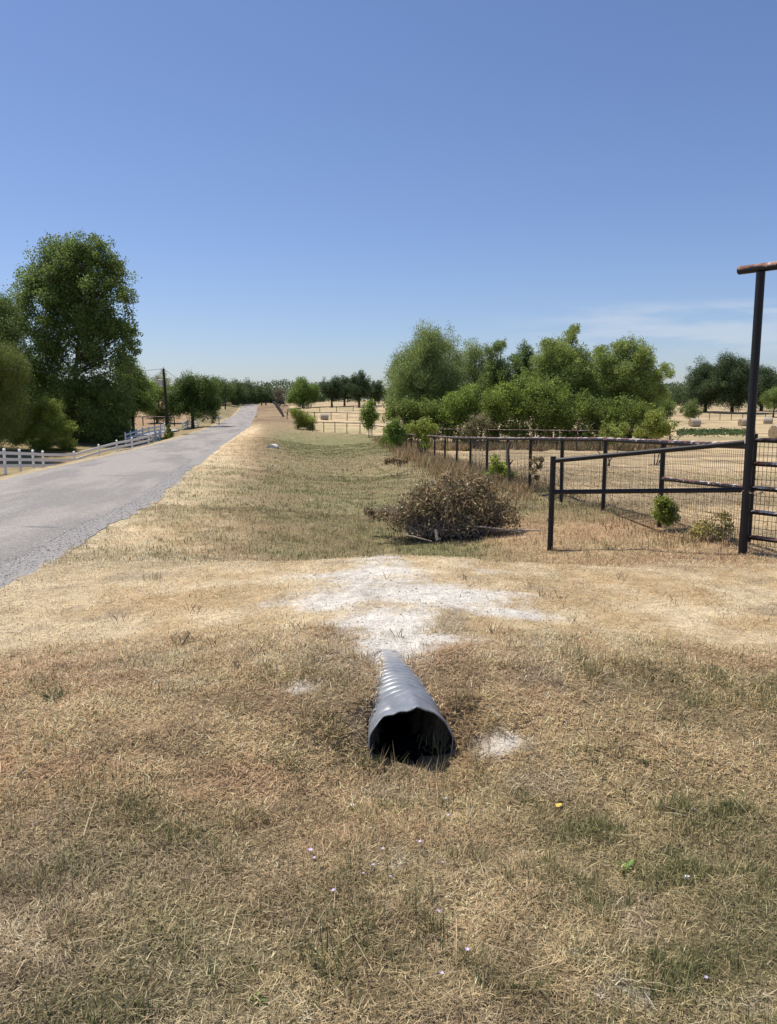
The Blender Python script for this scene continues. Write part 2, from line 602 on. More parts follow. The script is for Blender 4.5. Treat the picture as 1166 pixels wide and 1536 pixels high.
us = np.concatenate([-grow(6.4, 700, .25, 1.075)[::-1], np.arange(-6.2, -5.25, .12), [-5.2, -4, -2.7, -1.3, -.5, -.4, -.2, 0.0],
                     np.arange(.08, 2.6, .08), np.arange(2.6, 5.0, .035), np.arange(5.0, 10, .08), grow(10, 800, .1, 1.05)])
ys = np.concatenate([-grow(.5, 40, .6, 1.3)[::-1], np.arange(.2, 3.8, .07), np.arange(3.8, 5.2, .035), np.arange(5.2, 12, .08), grow(12, 1300, .1, 1.022)])
UU, YY = np.meshgrid(us, ys)
XX = UU + XR(YY)
ZZ = H_mesh(XX, YY)
nx, ny = len(us), len(ys)
ii = (np.arange(ny - 1)[:, None] * nx + np.arange(nx - 1)[None]).ravel()
quads = np.stack([ii, ii + 1, ii + 1 + nx, ii + nx], 1)
gc = ground_col(XX.ravel(), YY.ravel())
_y, _x = YY.ravel(), XX.ravel()
_soil_shade = (1 - ss(7, 11, _y)) * (_y > 0) * (1 - lime_mask(_x, _y)) * (1 - .75 * ss(4.8, 5.6, _y) * (1 - ss(7.6, 8.6, _y)))
gc = gc * (1 - .45 * _soil_shade[:, None])  # dark soil under the grass, with the shade between blades painted in
gm = np_mesh('ground', np.stack([XX.ravel(), YY.ravel(), ZZ.ravel()], 1), [quads], gc)
ground = link_mesh('ground', gm, M['ground'], smooth=True)
tag(ground, 'dry straw coloured verge, drive and fields running back to the far trees', 'ground', kind='structure')


def strip(name, u0, u1, nu, lift, mat, ya=-20, yb=330, jag=(0, 0), crown=0):
    yy = np.concatenate([grow(ya, 3, 1, 1), np.arange(3.2, 30, .2), grow(30, yb, .3, 1.02)])
    t = np.linspace(0, 1, nu)
    j0 = (fbm(yy, yy * 0, .9, 51) - .5) * jag[0] * 2
    j1 = (fbm(yy, yy * 0 + 5, .9, 55) - .5) * jag[1] * 2
    A = (u0 + j0)[:, None] + ((u1 + j1) - (u0 + j0))[:, None] * t[None]
    Y2 = np.repeat(yy[:, None], nu, 1)
    X2 = A + XR(Y2)
    Z2 = RZ(Y2) + lift + crown * 4 * t[None] * (1 - t[None])
    i2 = (np.arange(len(yy) - 1)[:, None] * nu + np.arange(nu - 1)[None]).ravel()
    q2 = np.stack([i2, i2 + 1, i2 + 1 + nu, i2 + nu], 1)
    me = np_mesh(name, np.stack([X2.ravel(), Y2.ravel(), Z2.ravel()], 1), [q2])
    uv = me.attributes.new('lane', 'FLOAT_VECTOR', 'POINT')
    uv.data.foreach_set('vector', np.stack([A.ravel(), Y2.ravel(), A.ravel() * 0], 1).astype(np.float32).ravel())
    return link_mesh(name, me, mat, smooth=True)


def road_mat():
    m, nt, b, out = new_mat('chip_seal')
    at = nd(nt, 'ShaderNodeAttribute', attribute_name='lane')
    tc = nd(nt, 'ShaderNodeTexCoord')

    def noise(sc, det, stretch=None, rough=.6):
        n = nd(nt, 'ShaderNodeTexNoise')
        set_in(n, Scale=sc, Detail=det, Roughness=rough)
        if stretch:
            mp = nd(nt, 'ShaderNodeMapping')
            mp.inputs['Scale'].default_value = stretch
            nt.links.new(at.outputs['Vector'], mp.inputs['Vector'])
            nt.links.new(mp.outputs['Vector'], n.inputs['Vector'])
        else:
            nt.links.new(tc.outputs['Object'], n.inputs['Vector'])
        return n.outputs['Fac']

    def mixc(fac, a, c, lo, hi):
        mr = nd(nt, 'ShaderNodeMapRange')
        mr.inputs['From Min'].default_value = lo
        mr.inputs['From Max'].default_value = hi
        nt.links.new(fac, mr.inputs['Value'])
        x = nd(nt, 'ShaderNodeMix', data_type='RGBA')
        nt.links.new(mr.outputs['Result'], x.inputs['Factor'])
        for nm, v in (('A', a), ('B', c)):
            if isinstance(v, tuple):
                x.inputs[nm].default_value = (*v, 1)
            else:
                nt.links.new(v, x.inputs[nm])
        return x.outputs['Result']
    c = mixc(noise(1.0, 3, (.45, .09, 1)), (.225, .212, .196), (.318, .288, .258), .44, .53)     # patched lengths
    c = mixc(noise(1.0, 5, (.9, .12, 1), .7), c, (.34, .318, .295), .54, .72)                      # pale wheel tracks
    c = mixc(noise(1.0, 3, (.35, 1.3, 1), .6), c, (.13, .125, .125), .66, .71)                     # tar repairs
    c = mixc(noise(.8, 5), c, (.25, .236, .218), .5, 1.1)
    c = mixc(noise(9, 4, None, .75), c, (.17, .162, .152), .48, .8)
    c = mixc(noise(26, 3, None, .75), c, (.46, .43, .39), .54, .72)
    fine = noise(60, 4, None, .8)
    mr = nd(nt, 'ShaderNodeMapRange')
    mr.inputs['From Min'].default_value = .3
    mr.inputs['From Max'].default_value = .7
    mr.inputs['To Min'].default_value = .4
    mr.inputs['To Max'].default_value = 1.6
    nt.links.new(fine, mr.inputs['Value'])
    vm = nd(nt, 'ShaderNodeVectorMath', operation='SCALE')
    nt.links.new(c, vm.inputs[0])
    nt.links.new(mr.outputs['Result'], vm.inputs['Scale'])
    nt.links.new(vm.outputs['Vector'], b.inputs['Base Color'])
    set_in(b, Roughness=.9)
    b.inputs['Specular IOR Level'].default_value = .2
    bp = nd(nt, 'ShaderNodeBump')
    set_in(bp, Strength=.5, Distance=.01)
    nt.links.new(fine, bp.inputs['Height'])
    nt.links.new(bp.outputs['Normal'], b.inputs['Normal'])
    return m


M['road'] = road_mat()
M['shoulder'] = noise_mat('shoulder_gravel', (.17, .163, .156), (.275, .26, .245), 24, .95, .5, 70, c3=(.40, .38, .355))
tag(strip('road', -RW, -.42, 9, .002, M['road'], jag=(.12, .22), crown=.04), 'grey chip sealed country road climbing to the far trees', 'road', kind='structure')
tag(strip('gravel_shoulder', -.8, .06, 4, .0, M['shoulder'], jag=(.0, .32)), 'strip of loose blue grey gravel along the road edge', 'gravel shoulder', kind='structure')

# ------------------------------------------------------------------ grass


def on_pipe(x, y):
    a, l = pipe_local(x, y)
    return (a > -.02) & (a < 1.02) & (np.abs(l) < np.interp(a, [0, .1, .25, .5, .65, .8, 1.02], [.24, .22, .16, .105, .08, .065, .04]))


def grass_zone(n, y0, y1, length, width, side=1.0, tall=0.0, xlim=None, flat=.7):
    y = np.sqrt(rng.uniform(y0 ** 2, y1 ** 2, n))
    hw = .535 * y + side
    x = rng.uniform(-1, 1, n) * hw
    if xlim:
        x = rng.uniform(xlim[0], xlim[1], n) + xlim[2] * XR(y)
    u = x - XR(y)
    lm = lime_mask(x, y)
    nn = fbm(x, y, .5, 91)
    bare = fbm(x, y, .28, 93)
    fx = np.interp(y, [0, 9.4, 18.6, 37, 57, 80], [5.5, 4.4, 3.4, 2.2, 1.3, -.5])
    keep = (u > .1 + (vn(x, y, .3, 95) - .35) * .5) & ~on_pipe(x, y) & (rng.random(n) > lm * .97)
    keep &= rng.random(n) > ss(.55, .75, bare) * .6
    drive = ss(4.7, 5.6, y) * (1 - ss(7.9, 9.0, y))
    keep &= rng.random(n) > drive * .2
    keep &= rng.random(n) > ss(.4, 1.2, x - fx) * (y > 9) * .55
    x, y, u, nn, drive, fx = x[keep], y[keep], u[keep], nn[keep], drive[keep], fx[keep]
    n = len(x)
    gp = green_p(x, y)
    base = ground_col(x, y)
    tuft = ss(.52, .7, fbm(x, y, .16, 97))
    isg = rng.random(n) < gp * (.5 + .55 * tuft)
    r = rng.random(n)
    straw = np.where((r < .5)[:, None], base * 1.45, np.where((r < .74)[:, None], C_PALE * 1.05, np.where((r < .87)[:, None], C_BROWN, C_GREY * 1.15)))
    straw = straw * .42 + base * .66
    grn = mix(C_OLIVE * 1.15, C_GREEN * 1.1, rng.random(n)) * np.array((1, 1, 1))
    col = np.where(isg[:, None], grn, straw)
    col = mix(col, base * 1.15, .55 * ss(8, 14, y)) * np.exp(rng.normal(0, 1, n) * (.35 - .16 * ss(8, 14, y)))[:, None]
    lean = np.where(isg, np.abs(rng.normal(.35, .3, n)), np.where(rng.random(n) < flat, rng.uniform(1.05, 1.55, n), np.abs(rng.normal(.55, .4, n))))
    ln = length * rng.uniform(.45, 1.35, n) * (1 - .4 * drive) * (.75 + .7 * tuft) * np.where(isg, .85, 1.0)
    ln = ln * (1 + tall * (rng.random(n) < .03))
    w = width * rng.uniform(.6, 1.4, n) * np.where(isg, 1.15, 1)
    z = H(x, y) - .004 + rng.uniform(0, .018, n) * (~isg)
    return blades(np.stack([x, y, z], 1), rng.uniform(0, 2 * np.pi, n), lean, ln, w, np.clip(col, 0, .8), curl=.28)


def join(parts):
    Vs, fs, cs, off = [], {}, [], 0
    for V, f, c in parts:
        for a in (f if isinstance(f, list) else [f]):
            fs.setdefault(a.shape[1], []).append(a + off)
        Vs.append(V); cs.append(c)
        off += len(V)
    return np.concatenate(Vs), [np.concatenate(v) for v in fs.values()], np.concatenate(cs)


parts = [grass_zone(225000, 1.2, 3.4, .043, .0022, .6, tall=1.2, flat=.84),
         grass_zone(180000, 3.2, 5.4, .048, .0029, .8, tall=1.1, flat=.84),
         grass_zone(130000, 5.2, 9.5, .045, .0042, 1.0, tall=.8, flat=.8),
         grass_zone(150000, 4.6, 9.3, .034, .004, 1.0, flat=.85),
         grass_zone(190000, 8.4, 16, .062, .0065, 1.0, flat=.72),
         grass_zone(150000, 15, 30, .07, .012, 1.0, flat=.78),
         grass_zone(80000, 28, 75, .09, .026, 1.0, xlim=(.3, 17, 1.0), flat=.75),
         ]
V, fs, cs = join(parts)
g = link_mesh('grass', np_mesh('grass', V, fs, cs), M['grass'])
tag(g, 'short sun dried grass with olive tufts covering the verge', 'grass', kind='stuff')

# green tufts that stand above the mown grass
tp = []
tuft_spots = [(85, 1045), (435, 1150), (590, 1215), (1140, 1060), (880, 1010), (520, 1390), (250, 1040), (60, 1330), (480, 1440), (1110, 1290), (650, 1390),
              (860, 985), (230, 870), (660, 1130), (835, 828), (130, 1180), (360, 1065), (1040, 1250), (560, 1150), (1000, 1480), (690, 1060), (700, 1290)]
for px, py in tuft_spots:
    p = G(px, py)
    n = 55
    s = .045
    q = np.array(p) + np.stack([rng.normal(0, s, n), rng.normal(0, s, n), np.zeros(n)], 1)
    q[:, 2] = H(q[:, 0], q[:, 1]) - .005
    k = rng.random(n)
    c = mix(C_OLIVE * 1.0, C_GREEN, k) * np.exp(rng.normal(0, .25, n))[:, None]
    c = np.where((rng.random(n) < .25)[:, None], C_STRAW * .9, c)
    tp.append(blades(q, rng.uniform(0, 6.28, n), np.abs(rng.normal(.45, .35, n)), rng.uniform(.05, .13, n), rng.uniform(.002, .005, n), c))
# blades leaning into and round the culvert mouth
for k in range(300):
    a = rng.uniform(-.36, -.03)
    l = rng.uniform(-.3, .32)
    x = PIPE_A[0] + PIPE_DIR.x * a + PIPE_DIR.y * l
    y = PIPE_A[1] + PIPE_DIR.y * a - PIPE_DIR.x * l
    c = (C_STRAW if rng.random() < .6 else C_OLIVE) * rng.uniform(.7, 1.2)
    tp.append(blades(np.array([[x, y, hz(x, y) - .01]]), rng.uniform(0, 6.28, 1), np.abs(rng.normal(.6, .35, 1)), rng.uniform(.06, .15, 1), np.array([.003]), c[None]))
n = 420
a = rng.uniform(-.10, .0, n); l = rng.uniform(-.27, .29, n)
q = np.stack([PIPE_A[0] + PIPE_DIR.x * a + PIPE_DIR.y * l, PIPE_A[1] + PIPE_DIR.y * a - PIPE_DIR.x * l, np.zeros(n)], 1)
q[:, 2] = H(q[:, 0], q[:, 1]) - .012
c = np.where((rng.random(n) < .7)[:, None], C_STRAW, C_OLIVE) * np.exp(rng.normal(0, .3, n))[:, None]
tp.append(blades(q, rng.uniform(0, 6.28, n), np.abs(rng.normal(.95, .4, n)), rng.uniform(.03, .06, n), np.full(n, .003), c))
# long fallen straws
for k in range(80):
    y = rng.uniform(1.9, 5.0)
    x = rng.uniform(-.53, .53) * y
    if on_pipe(np.array(x), np.array(y)):
        continue
    tp.append(blades(np.array([[x, y, hz(x, y) + rng.uniform(.01, .03)]]), rng.uniform(0, 6.28, 1), np.array([1.45]), rng.uniform(.1, .28, 1), rng.uniform(.002, .0035, 1), (C_PALE * rng.uniform(.7, 1.1))[None], curl=.15))
V, fs, cs = join(tp)
tag(link_mesh('grass_tufts', np_mesh('grass_tufts', V, fs, cs), M['grass']), 'taller green tufts and long fallen straws in the dry grass', 'grass tufts', kind='stuff')

# tall weeds along the fence lines
GP = G(1114, 832)
fence_pts = [(GP.x * 1.018 + .01, GP.y * 1.018), (4.22, 11.9), (4.03, 14.4), (3.69, 16.4), (3.41, 18.6), (3.2, 20.8), (3.0, 23.5), (2.8, 26.5), (2.6, 29.5), (2.4, 33), (2.2, 37),
             (1.95, 41), (1.72, 45.5), (1.5, 51), (1.3, 57)]
fence_pts2 = [(1.3, 57), (.9, 64), (.3, 71), (-.5, 80), (-1.9, 89), (-3.6, 98), (-5.4, 101), (-7.2, 104.5), (-8.9, 107), (-10.5, 108)]
fpx = [p[0] for p in fence_pts + fence_pts2[1:]]
fpy = [p[1] for p in fence_pts + fence_pts2[1:]]
n = 34000
y = 10 + 70 * rng.random(n) ** 1.5
off = rng.normal(-.1, .45, n)
x = np.interp(y, fpy, fpx) + off
near_thin = (rng.random(n) < .2 + .8 * ss(13, 21, y))
clump = fbm(x, y, .9, 101) > .42
k = near_thin & clump
x, y = x[k], y[k]
n = len(x)
gp = rng.random(n) < (.25 + .2 * (fbm(x, y, 2.5, 103) > .5))
c = np.where(gp[:, None], mix(C_OLIVE, C_GREEN, rng.random(n)) * 1.1, mix(C_STRAW * .9, C_RUST, rng.random(n)))
c = c * np.exp(rng.normal(0, .25, n))[:, None]
ln = rng.uniform(.2, .7, n) * (.3 + .7 * ss(15, 24, y))
V, fs, cs = blades(np.stack([x, y, H(x, y) - .02], 1), rng.uniform(0, 6.28, n), np.abs(rng.normal(.3, .25, n)), ln, .006 + .0005 * y, c)
tag(link_mesh('tall_weeds', np_mesh('tall_weeds', V, fs, cs), M['grass']), 'tall straw coloured weeds along the black pipe fence', 'weeds', kind='stuff')


# stones on the limestone patch and the shoulder
def stones(name, X, Y, size, col, label, cat):
    n = len(X)
    base = np.array([(1, 0, 0), (-1, 0, 0), (0, 1, 0), (0, -1, 0), (0, 0, 1), (0, 0, -1)], float)
    fc = np.array([(0, 2, 4), (2, 1, 4), (1, 3, 4), (3, 0, 4), (2, 0, 5), (1, 2, 5), (3, 1, 5), (0, 3, 5)])
    Vv = base[None] * rng.uniform(.55, 1.2, (n, 6, 1)) + rng.normal(0, .15, (n, 6, 3))
    Vv[..., 2] *= .6
    t = rng.uniform(0, 6.28, n)
    x2 = Vv[..., 0] * np.cos(t)[:, None] - Vv[..., 1] * np.sin(t)[:, None]
    y2 = Vv[..., 0] * np.sin(t)[:, None] + Vv[..., 1] * np.cos(t)[:, None]
    Vv[..., 0], Vv[..., 1] = x2, y2
    Vv *= size[:, None, None]
    Zs = np.where(X - XR(Y) < .05, RZ(Y) + .004, H(X, Y))
    Vv += np.stack([X, Y, Zs + size * .2], 1)[:, None]
    f = (fc[None] + np.arange(n)[:, None, None] * 6).reshape(-1, 3)
    tag(link_mesh(name, np_mesh(name, Vv.reshape(-1, 3), [f], np.repeat(col, 6, 0)), M['stone']), label, cat, kind='stuff')


X = rng.normal(.1, 1.0, 26000); Y = rng.normal(6.2, 1.1, 26000)
k = (rng.random(26000) < lime_mask(X, Y) * .7 + .02) & ~on_pipe(X, Y) & (Y > 3.6) & (X - XR(Y) > .3)
X, Y = X[k], Y[k]
stones('limestone_gravel', X, Y, np.exp(rng.normal(-5.75, .5, len(X))), np.clip(C_LIME * np.exp(rng.normal(-.05, .2, (len(X), 1))), 0, .8),
       'crushed white limestone spread over the drive crossing', 'gravel')
Y = 5 + 26 * rng.random(13000) ** 1.3; X = XR(Y) + rng.normal(-.22, .36, 13000)
stones('roadside_gravel', X, Y, np.exp(rng.normal(-5.1, .4, len(X))), np.array((.40, .385, .37)) * np.exp(rng.normal(0, .36, (len(X), 1))),
       'loose blue grey gravel scattered along the right road edge', 'gravel')


# ------------------------------------------------------------------ trees
def leaf_colors(n, c1, c2, var=.22):
    c = mix(np.array(c1), np.array(c2), rng.random(n))
    return np.clip(c * np.exp(rng.normal(0, var, n))[:, None], 0, .6)


def crown_points(lobes, dens, sub=11, sx=1.0, sz=1.0, subr=.42, fuzz=.3):
    """lobes: (centre, radius) in metres; leaves gather in clumps on each lobe"""
    out, hue = [], []
    for c, r in lobes:
        c = np.array(c)
        k = max(5, int(sub))
        d = unit(rng.normal(size=(k, 3)))
        cc = c + d * r * rng.uniform(.3, .95, (k, 1)) * np.array((sx, sx, sz))
        cc = np.concatenate([cc, c[None]])
        for q in cc:
            rr = r * subr * rng.uniform(.7, 1.25)
            m = max(6, int(dens * rr ** 2))
            dd = unit(rng.normal(size=(m, 3)))
            rad = rr * rng.random((m, 1)) ** .42 * np.where(rng.random((m, 1)) < fuzz, rng.uniform(.9, 1.9, (m, 1)), 1.0)
            out.append(q + dd * rad * np.array((sx, sx, sz)))
            hue.append(np.full(m, rng.normal(0, .16)))
    return np.concatenate(out), np.concatenate(hue)


def limb(mb, a, b, r0, r1, sag=.0, n=5, sides=6):
    a, b = Vector(a), Vector(b)
    L = (b - a).length
    pts, rad = [], []
    for i in range(n + 1):
        t = i / n
        p = a.lerp(b, t) + Vector((rnd.uniform(-1, 1), rnd.uniform(-1, 1), 0)) * L * .035 * (0 < i < n)
        p.z += math.sin(t * math.pi) * sag * L
        pts.append(p)
        rad.append(r0 + (r1 - r0) * t ** .8)
    mb.tube(pts, rad, sides)


def tree(name, base, lobes, label, cat, c1, c2, leaf=.13, dens=260, dm=2.6, group=None, trunk_r=.2, aspect=.6, sub=11, sz=1.0, droop=0.0, subr=.42, stems=1,
         parts=('trunk', 'crown'), mat='leaf', up=.6, limbs=.75, fuzz=.25):
    root = thing(name, base, label, cat, group)
    pts, hue = crown_points(lobes, dens * dm / (leaf / .13) ** 2, sub=sub, sz=sz, subr=subr, fuzz=fuzz)
    cols = leaf_colors(len(pts), c1, c2, .2) * np.exp(hue)[:, None] * LEAFK
    V, f, c = leaf_cards(pts, leaf, leaf * aspect, cols, up=up, droop=droop)
    low = pts[:, 2].min()
    mb = MB()
    base = Vector(base)
    cen = np.mean([np.array(q[0]) for q in lobes], axis=0)
    top = max(float(q[0][2]) for q in lobes)
    for s in range(stems):
        foot = base + Vector((rnd.uniform(-1, 1), rnd.uniform(-1, 1), 0)) * (.0 if stems == 1 else trunk_r * 3.5)
        foot.z = base.z - .15
        hd = Vector((cen[0] + rnd.uniform(-.4, .4) * (1 if stems == 1 else 4), cen[1], foot.z + (top - foot.z) * .8))
        fork = foot.lerp(hd, .32)
        fork.x = foot.x + (hd.x - foot.x) * .15
        tp_ = [foot, foot.lerp(fork, .5) + Vector((rnd.uniform(-.05, .05), 0, 0)), fork, fork.lerp(hd, .5), hd]
        mb.tube(tp_, [trunk_r * 1.25, trunk_r, trunk_r * .85, trunk_r * .5, trunk_r * .12], 8)
        for j, (q, r) in enumerate(lobes):
            if rnd.random() > limbs or (stems > 1 and j % stems != s):
                continue
            q = Vector(q)
            t = min(max((q.z - foot.z) / max(hd.z - foot.z, .1) * .75, .22), .8)
            st = fork.lerp(hd, max(0, (t - .32) / .68)) if t > .32 else foot.lerp(fork, t / .32)
            limb(mb, st, q + Vector((0, 0, r * .3)), trunk_r * .42, trunk_r * .08, -.03)
    mb.build(parts[0], M['bark'], root)
    me = np_mesh(parts[1], V, [f], c)
    link_mesh(parts[1], me, M[mat], root)
    return root


def px_lobes(lst, Y, depth, extra=2, k=1.08):
    """lobes given as photo pixels (x, y, radius) at distance Y, spread through the depth of the crown"""
    out = []
    for px, py, r in lst:
        rm = r / F * Y * k
        c = P(px, py, Y)
        o = rnd.uniform(-.5, .3) * depth
        out.append((tuple(P(px, py, Y + o)), rm))
        for _ in range(extra):
            o2 = rnd.uniform(-1, 1) * depth
            q = P(px + rnd.uniform(-.3, .3) * r, py + rnd.uniform(-.2, .3) * r, Y + o2)
            out.append((tuple(q), rm * .9))
    return out


def auto_lobes(px, top, bot, w, Y, n=9, seed=1, shape=.5):
    """an uneven round crown filling a photo box"""
    rr = random.Random(seed)
    A, B = P(px - w / 2, bot, Y), P(px + w / 2, top, Y)
    cx, cz = (A.x + B.x) / 2, (A.z + B.z) / 2
    hx, hzz = (B.x - A.x) / 2, (B.z - A.z) / 2
    out = []
    for i in range(n):
        t = 2 * math.pi * (i * .618)
        zf = -1 + 2 * (i + .5) / n
        ring = math.sqrt(max(0, 1 - zf * zf)) * (1 if zf < .2 else .95)
        r = (hx + hzz) / 2 * rr.uniform(.44, .62)
        n = n
        c = (cx + math.cos(t) * ring * max(hx - r * .7, hx * .5), Y + math.sin(t) * ring * max(hx - r * .7, hx * .5), cz + zf * max(hzz - r * .75, hzz * .4))
        out.append((c, r))
    out.append(((cx, Y, cz), (hx + hzz) / 2 * .5))
    return out


LEAFK = np.array((2.3, 2.1, 1.7))
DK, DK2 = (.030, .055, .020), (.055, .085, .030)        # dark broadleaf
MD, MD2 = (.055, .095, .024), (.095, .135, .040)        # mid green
LT, LT2 = (.090, .130, .030), (.150, .180, .048)        # yellow green
WL, WL2 = (.088, .130, .050), (.142, .182, .075)        # willow
OK1, OK2 = (.022, .042, .022), (.045, .068, .034)       # far oak

# left: the cottonwood by the road
tree('cottonwood_tree', gx(112, 86),
     px_lobes([(75, 395, 34), (118, 383, 32), (155, 385, 30), (172, 420, 28), (60, 435, 40), (110, 435, 45), (160, 460, 38), (182, 492, 30), (40, 490, 35), (90, 500, 48),
               (140, 520, 48), (180, 535, 24), (35, 550, 40), (80, 565, 48), (130, 585, 50), (165, 590, 34), (60, 620, 42), (110, 640, 45), (155, 640, 38), (150, 665, 26), (178, 625, 20), (40, 660, 30), (195, 520, 18), (190, 545, 20), (185, 580, 22), (190, 610, 18), (185, 650, 20), (100, 420, 40), (140, 420, 36), (95, 380, 26), (80, 470, 36), (120, 475, 40), (100, 450, 32), (140, 490, 36), (70, 520, 34), (194, 498, 18), (186, 445, 20), (172, 405, 24), (34, 460, 26), (52, 415, 28), (100, 376, 24), (137, 376, 26), (120, 400, 30), (30, 600, 30)], 86, 3.2, k=.98),
     'tallest tree, a broad leafy cottonwood behind the white rail fence', 'tree', (.060, .098, .031), (.098, .138, .045), leaf=.2, dens=330, dm=1.15, subr=.32, fuzz=.1, limbs=.35, trunk_r=.34, aspect=.8, sub=13)
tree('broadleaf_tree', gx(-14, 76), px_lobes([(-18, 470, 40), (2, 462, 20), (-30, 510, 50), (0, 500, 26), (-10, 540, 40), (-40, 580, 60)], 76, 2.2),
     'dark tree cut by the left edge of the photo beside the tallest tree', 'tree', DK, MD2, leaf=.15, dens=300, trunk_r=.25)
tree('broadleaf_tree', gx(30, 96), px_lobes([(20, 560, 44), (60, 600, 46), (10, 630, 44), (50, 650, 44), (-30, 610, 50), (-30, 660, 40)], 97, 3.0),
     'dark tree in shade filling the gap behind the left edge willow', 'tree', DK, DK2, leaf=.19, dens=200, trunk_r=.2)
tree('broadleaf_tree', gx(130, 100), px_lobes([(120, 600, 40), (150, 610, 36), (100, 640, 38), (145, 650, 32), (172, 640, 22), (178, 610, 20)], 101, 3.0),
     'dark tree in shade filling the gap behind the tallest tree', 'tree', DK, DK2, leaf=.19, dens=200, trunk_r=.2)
tree('willow_tree', gx(-8, 68), px_lobes([(-5, 550, 38), (20, 560, 24), (10, 600, 30), (-25, 600, 42), (0, 640, 34)], 68, 1.6),
     'yellow green willow at the left edge behind the white rail fence', 'tree', (.055, .082, .022), (.095, .122, .036), leaf=.14, dens=300, aspect=.35, droop=.8, sz=1.3, trunk_r=.16)
tree('roadside_shrub', gx(70, 76), px_lobes([(45, 620, 26), (75, 612, 22), (30, 650, 24), (70, 645, 28), (95, 638, 18), (60, 672, 22), (100, 668, 20)], 76, 1.3, k=.85),
     'bright leafy shrub in the shade below the tallest tree', 'shrub', (.075, .115, .026), (.14, .18, .042), leaf=.12, dens=260, stems=3, trunk_r=.05, parts=('stem', 'foliage'))
tree('understory_shrub', gx(160, 90), px_lobes([(140, 640, 26), (165, 650, 22), (182, 640, 14), (150, 668, 18), (120, 660, 24)], 90, 1.2),
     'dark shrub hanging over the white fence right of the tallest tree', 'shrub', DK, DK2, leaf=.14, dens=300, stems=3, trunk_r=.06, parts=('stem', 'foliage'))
tree('broadleaf_tree', gx(200, 92), px_lobes([(190, 560, 24), (205, 575, 24), (200, 600, 24), (220, 600, 18), (185, 620, 22)], 92, 2.2),
     'mid green tree between the tallest tree and the shed', 'tree', MD, LT, leaf=.17, dens=230, trunk_r=.2)
tree('broadleaf_tree', gx(236, 128), px_lobes([(225, 590, 20), (242, 585, 18), (255, 600, 18), (228, 612, 14), (250, 620, 14)], 128, 2.4),
     'yellow green tree behind the near utility pole', 'tree', LT, MD2, leaf=.2, dens=200, trunk_r=.18)
tree('wispy_tree', gx(243, 150), px_lobes([(236, 568, 9), (244, 560, 6), (250, 572, 7), (240, 580, 9)], 150, 1.2),
     'thin grey green tree top showing left of the near utility pole', 'tree', (.08, .085, .065), (.13, .13, .10), leaf=.16, dens=60, trunk_r=.15)
tree('pecan_tree', gx(290, 110), px_lobes([(272, 580, 18), (290, 574, 17), (310, 580, 17), (262, 598, 15), (288, 596, 22), (316, 598, 15), (275, 614, 14), (300, 614, 16), (322, 610, 9), (262, 612, 11)], 110, 2.0),
     'round dark tree with a short trunk on the roadside lawn', 'tree', (.035, .065, .02), (.07, .105, .03), leaf=.18, dens=260, trunk_r=.24)
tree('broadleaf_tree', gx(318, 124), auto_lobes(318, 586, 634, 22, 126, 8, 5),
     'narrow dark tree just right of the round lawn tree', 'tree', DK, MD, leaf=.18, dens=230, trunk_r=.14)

# far tree line behind the road's crest, left to right
GL = 'trees of the far tree line'
line = [(326, 566, 52, 255, MD, DK2, 'far left tree of the tree line above the far utility pole'),
        (350, 570, 46, 270, DK, DK2, 'far tree of the tree line just right of the far utility pole'),
        (366, 571, 40, 285, OK1, DK2, 'far tree of the tree line left above the road crest'),
        (382, 576, 40, 300, DK, DK2, 'lower far tree directly above the road crest'),
        (398, 578, 38, 310, OK1, OK2, 'far tree above the two short dark posts'),
        (412, 581, 28, 300, OK1, OK2, 'small far tree between the crest and the grey brown tree')]
for i, (px, top, w, Y, c1, c2, lab) in enumerate(line):
    b = gx(px, Y)
    tree('oak_tree', b, auto_lobes(px, top, 610, w, Y, 14, 20 + i), lab, 'tree', c1, c2, leaf=.3, dens=200, group=GL, trunk_r=.25)
tree('bare_tree', gx(420, 262), auto_lobes(421, 577, 606, 26, 262, 8, 31), 'grey brown half dead tree above the leaning dark post', 'tree', (.07, .065, .055), (.10, .10, .075), leaf=.25, dens=110, trunk_r=.2)
tree('broadleaf_tree', gx(454, 215), px_lobes([(452, 576, 12), (445, 590, 14), (464, 588, 13), (438, 598, 9), (455, 598, 14), (472, 596, 9), (474, 582, 5)], 215, 2.4),
     'mid green tree standing over the rounded green bush', 'tree', MD, (.10, .15, .04), leaf=.26, dens=230, trunk_r=.25)
tree('dark_shrub', gx(422, 205), auto_lobes(421, 599, 608, 15, 205, 6, 33), 'low dark shrub beside the top of the leaning dark post', 'shrub', (.012, .018, .018), (.02, .028, .022), leaf=.22, dens=260, stems=2, trunk_r=.06, parts=('stem', 'foliage'))
GO = 'dark oaks in the far pasture'
for i, (px, top, w, Y, lab) in enumerate([(498, 565, 32, 218, 'leftmost dark oak of the row in the far pasture'), (517, 563, 26, 226, 'second dark oak of the far row, between two trunks'),
                                          (539, 557, 32, 214, 'tallest dark oak of the far row with a pointed crown'), (563, 570, 28, 222, 'dark oak of the far row next to the willow')]):
    tree('oak_tree', gx(px, Y), auto_lobes(px, top, 603, w * 1.15, Y, 14, 40 + i), lab, 'tree', OK1, OK2, leaf=.26, dens=260, group=GO, trunk_r=.3)
for i, (px, top, w, Y, lab) in enumerate([(600, 590, 40, 330, 'far low trees hidden behind the willow clump'), (480, 590, 30, 340, 'far low tree behind the gap between tree and dark oaks')]):
    tree('oak_tree', gx(px, Y), auto_lobes(px, top, 606, w, Y, 8, 50 + i), lab.replace('trees', 'tree'), 'tree', DK, DK2, leaf=.34, dens=150, group=GL, trunk_r=.2)

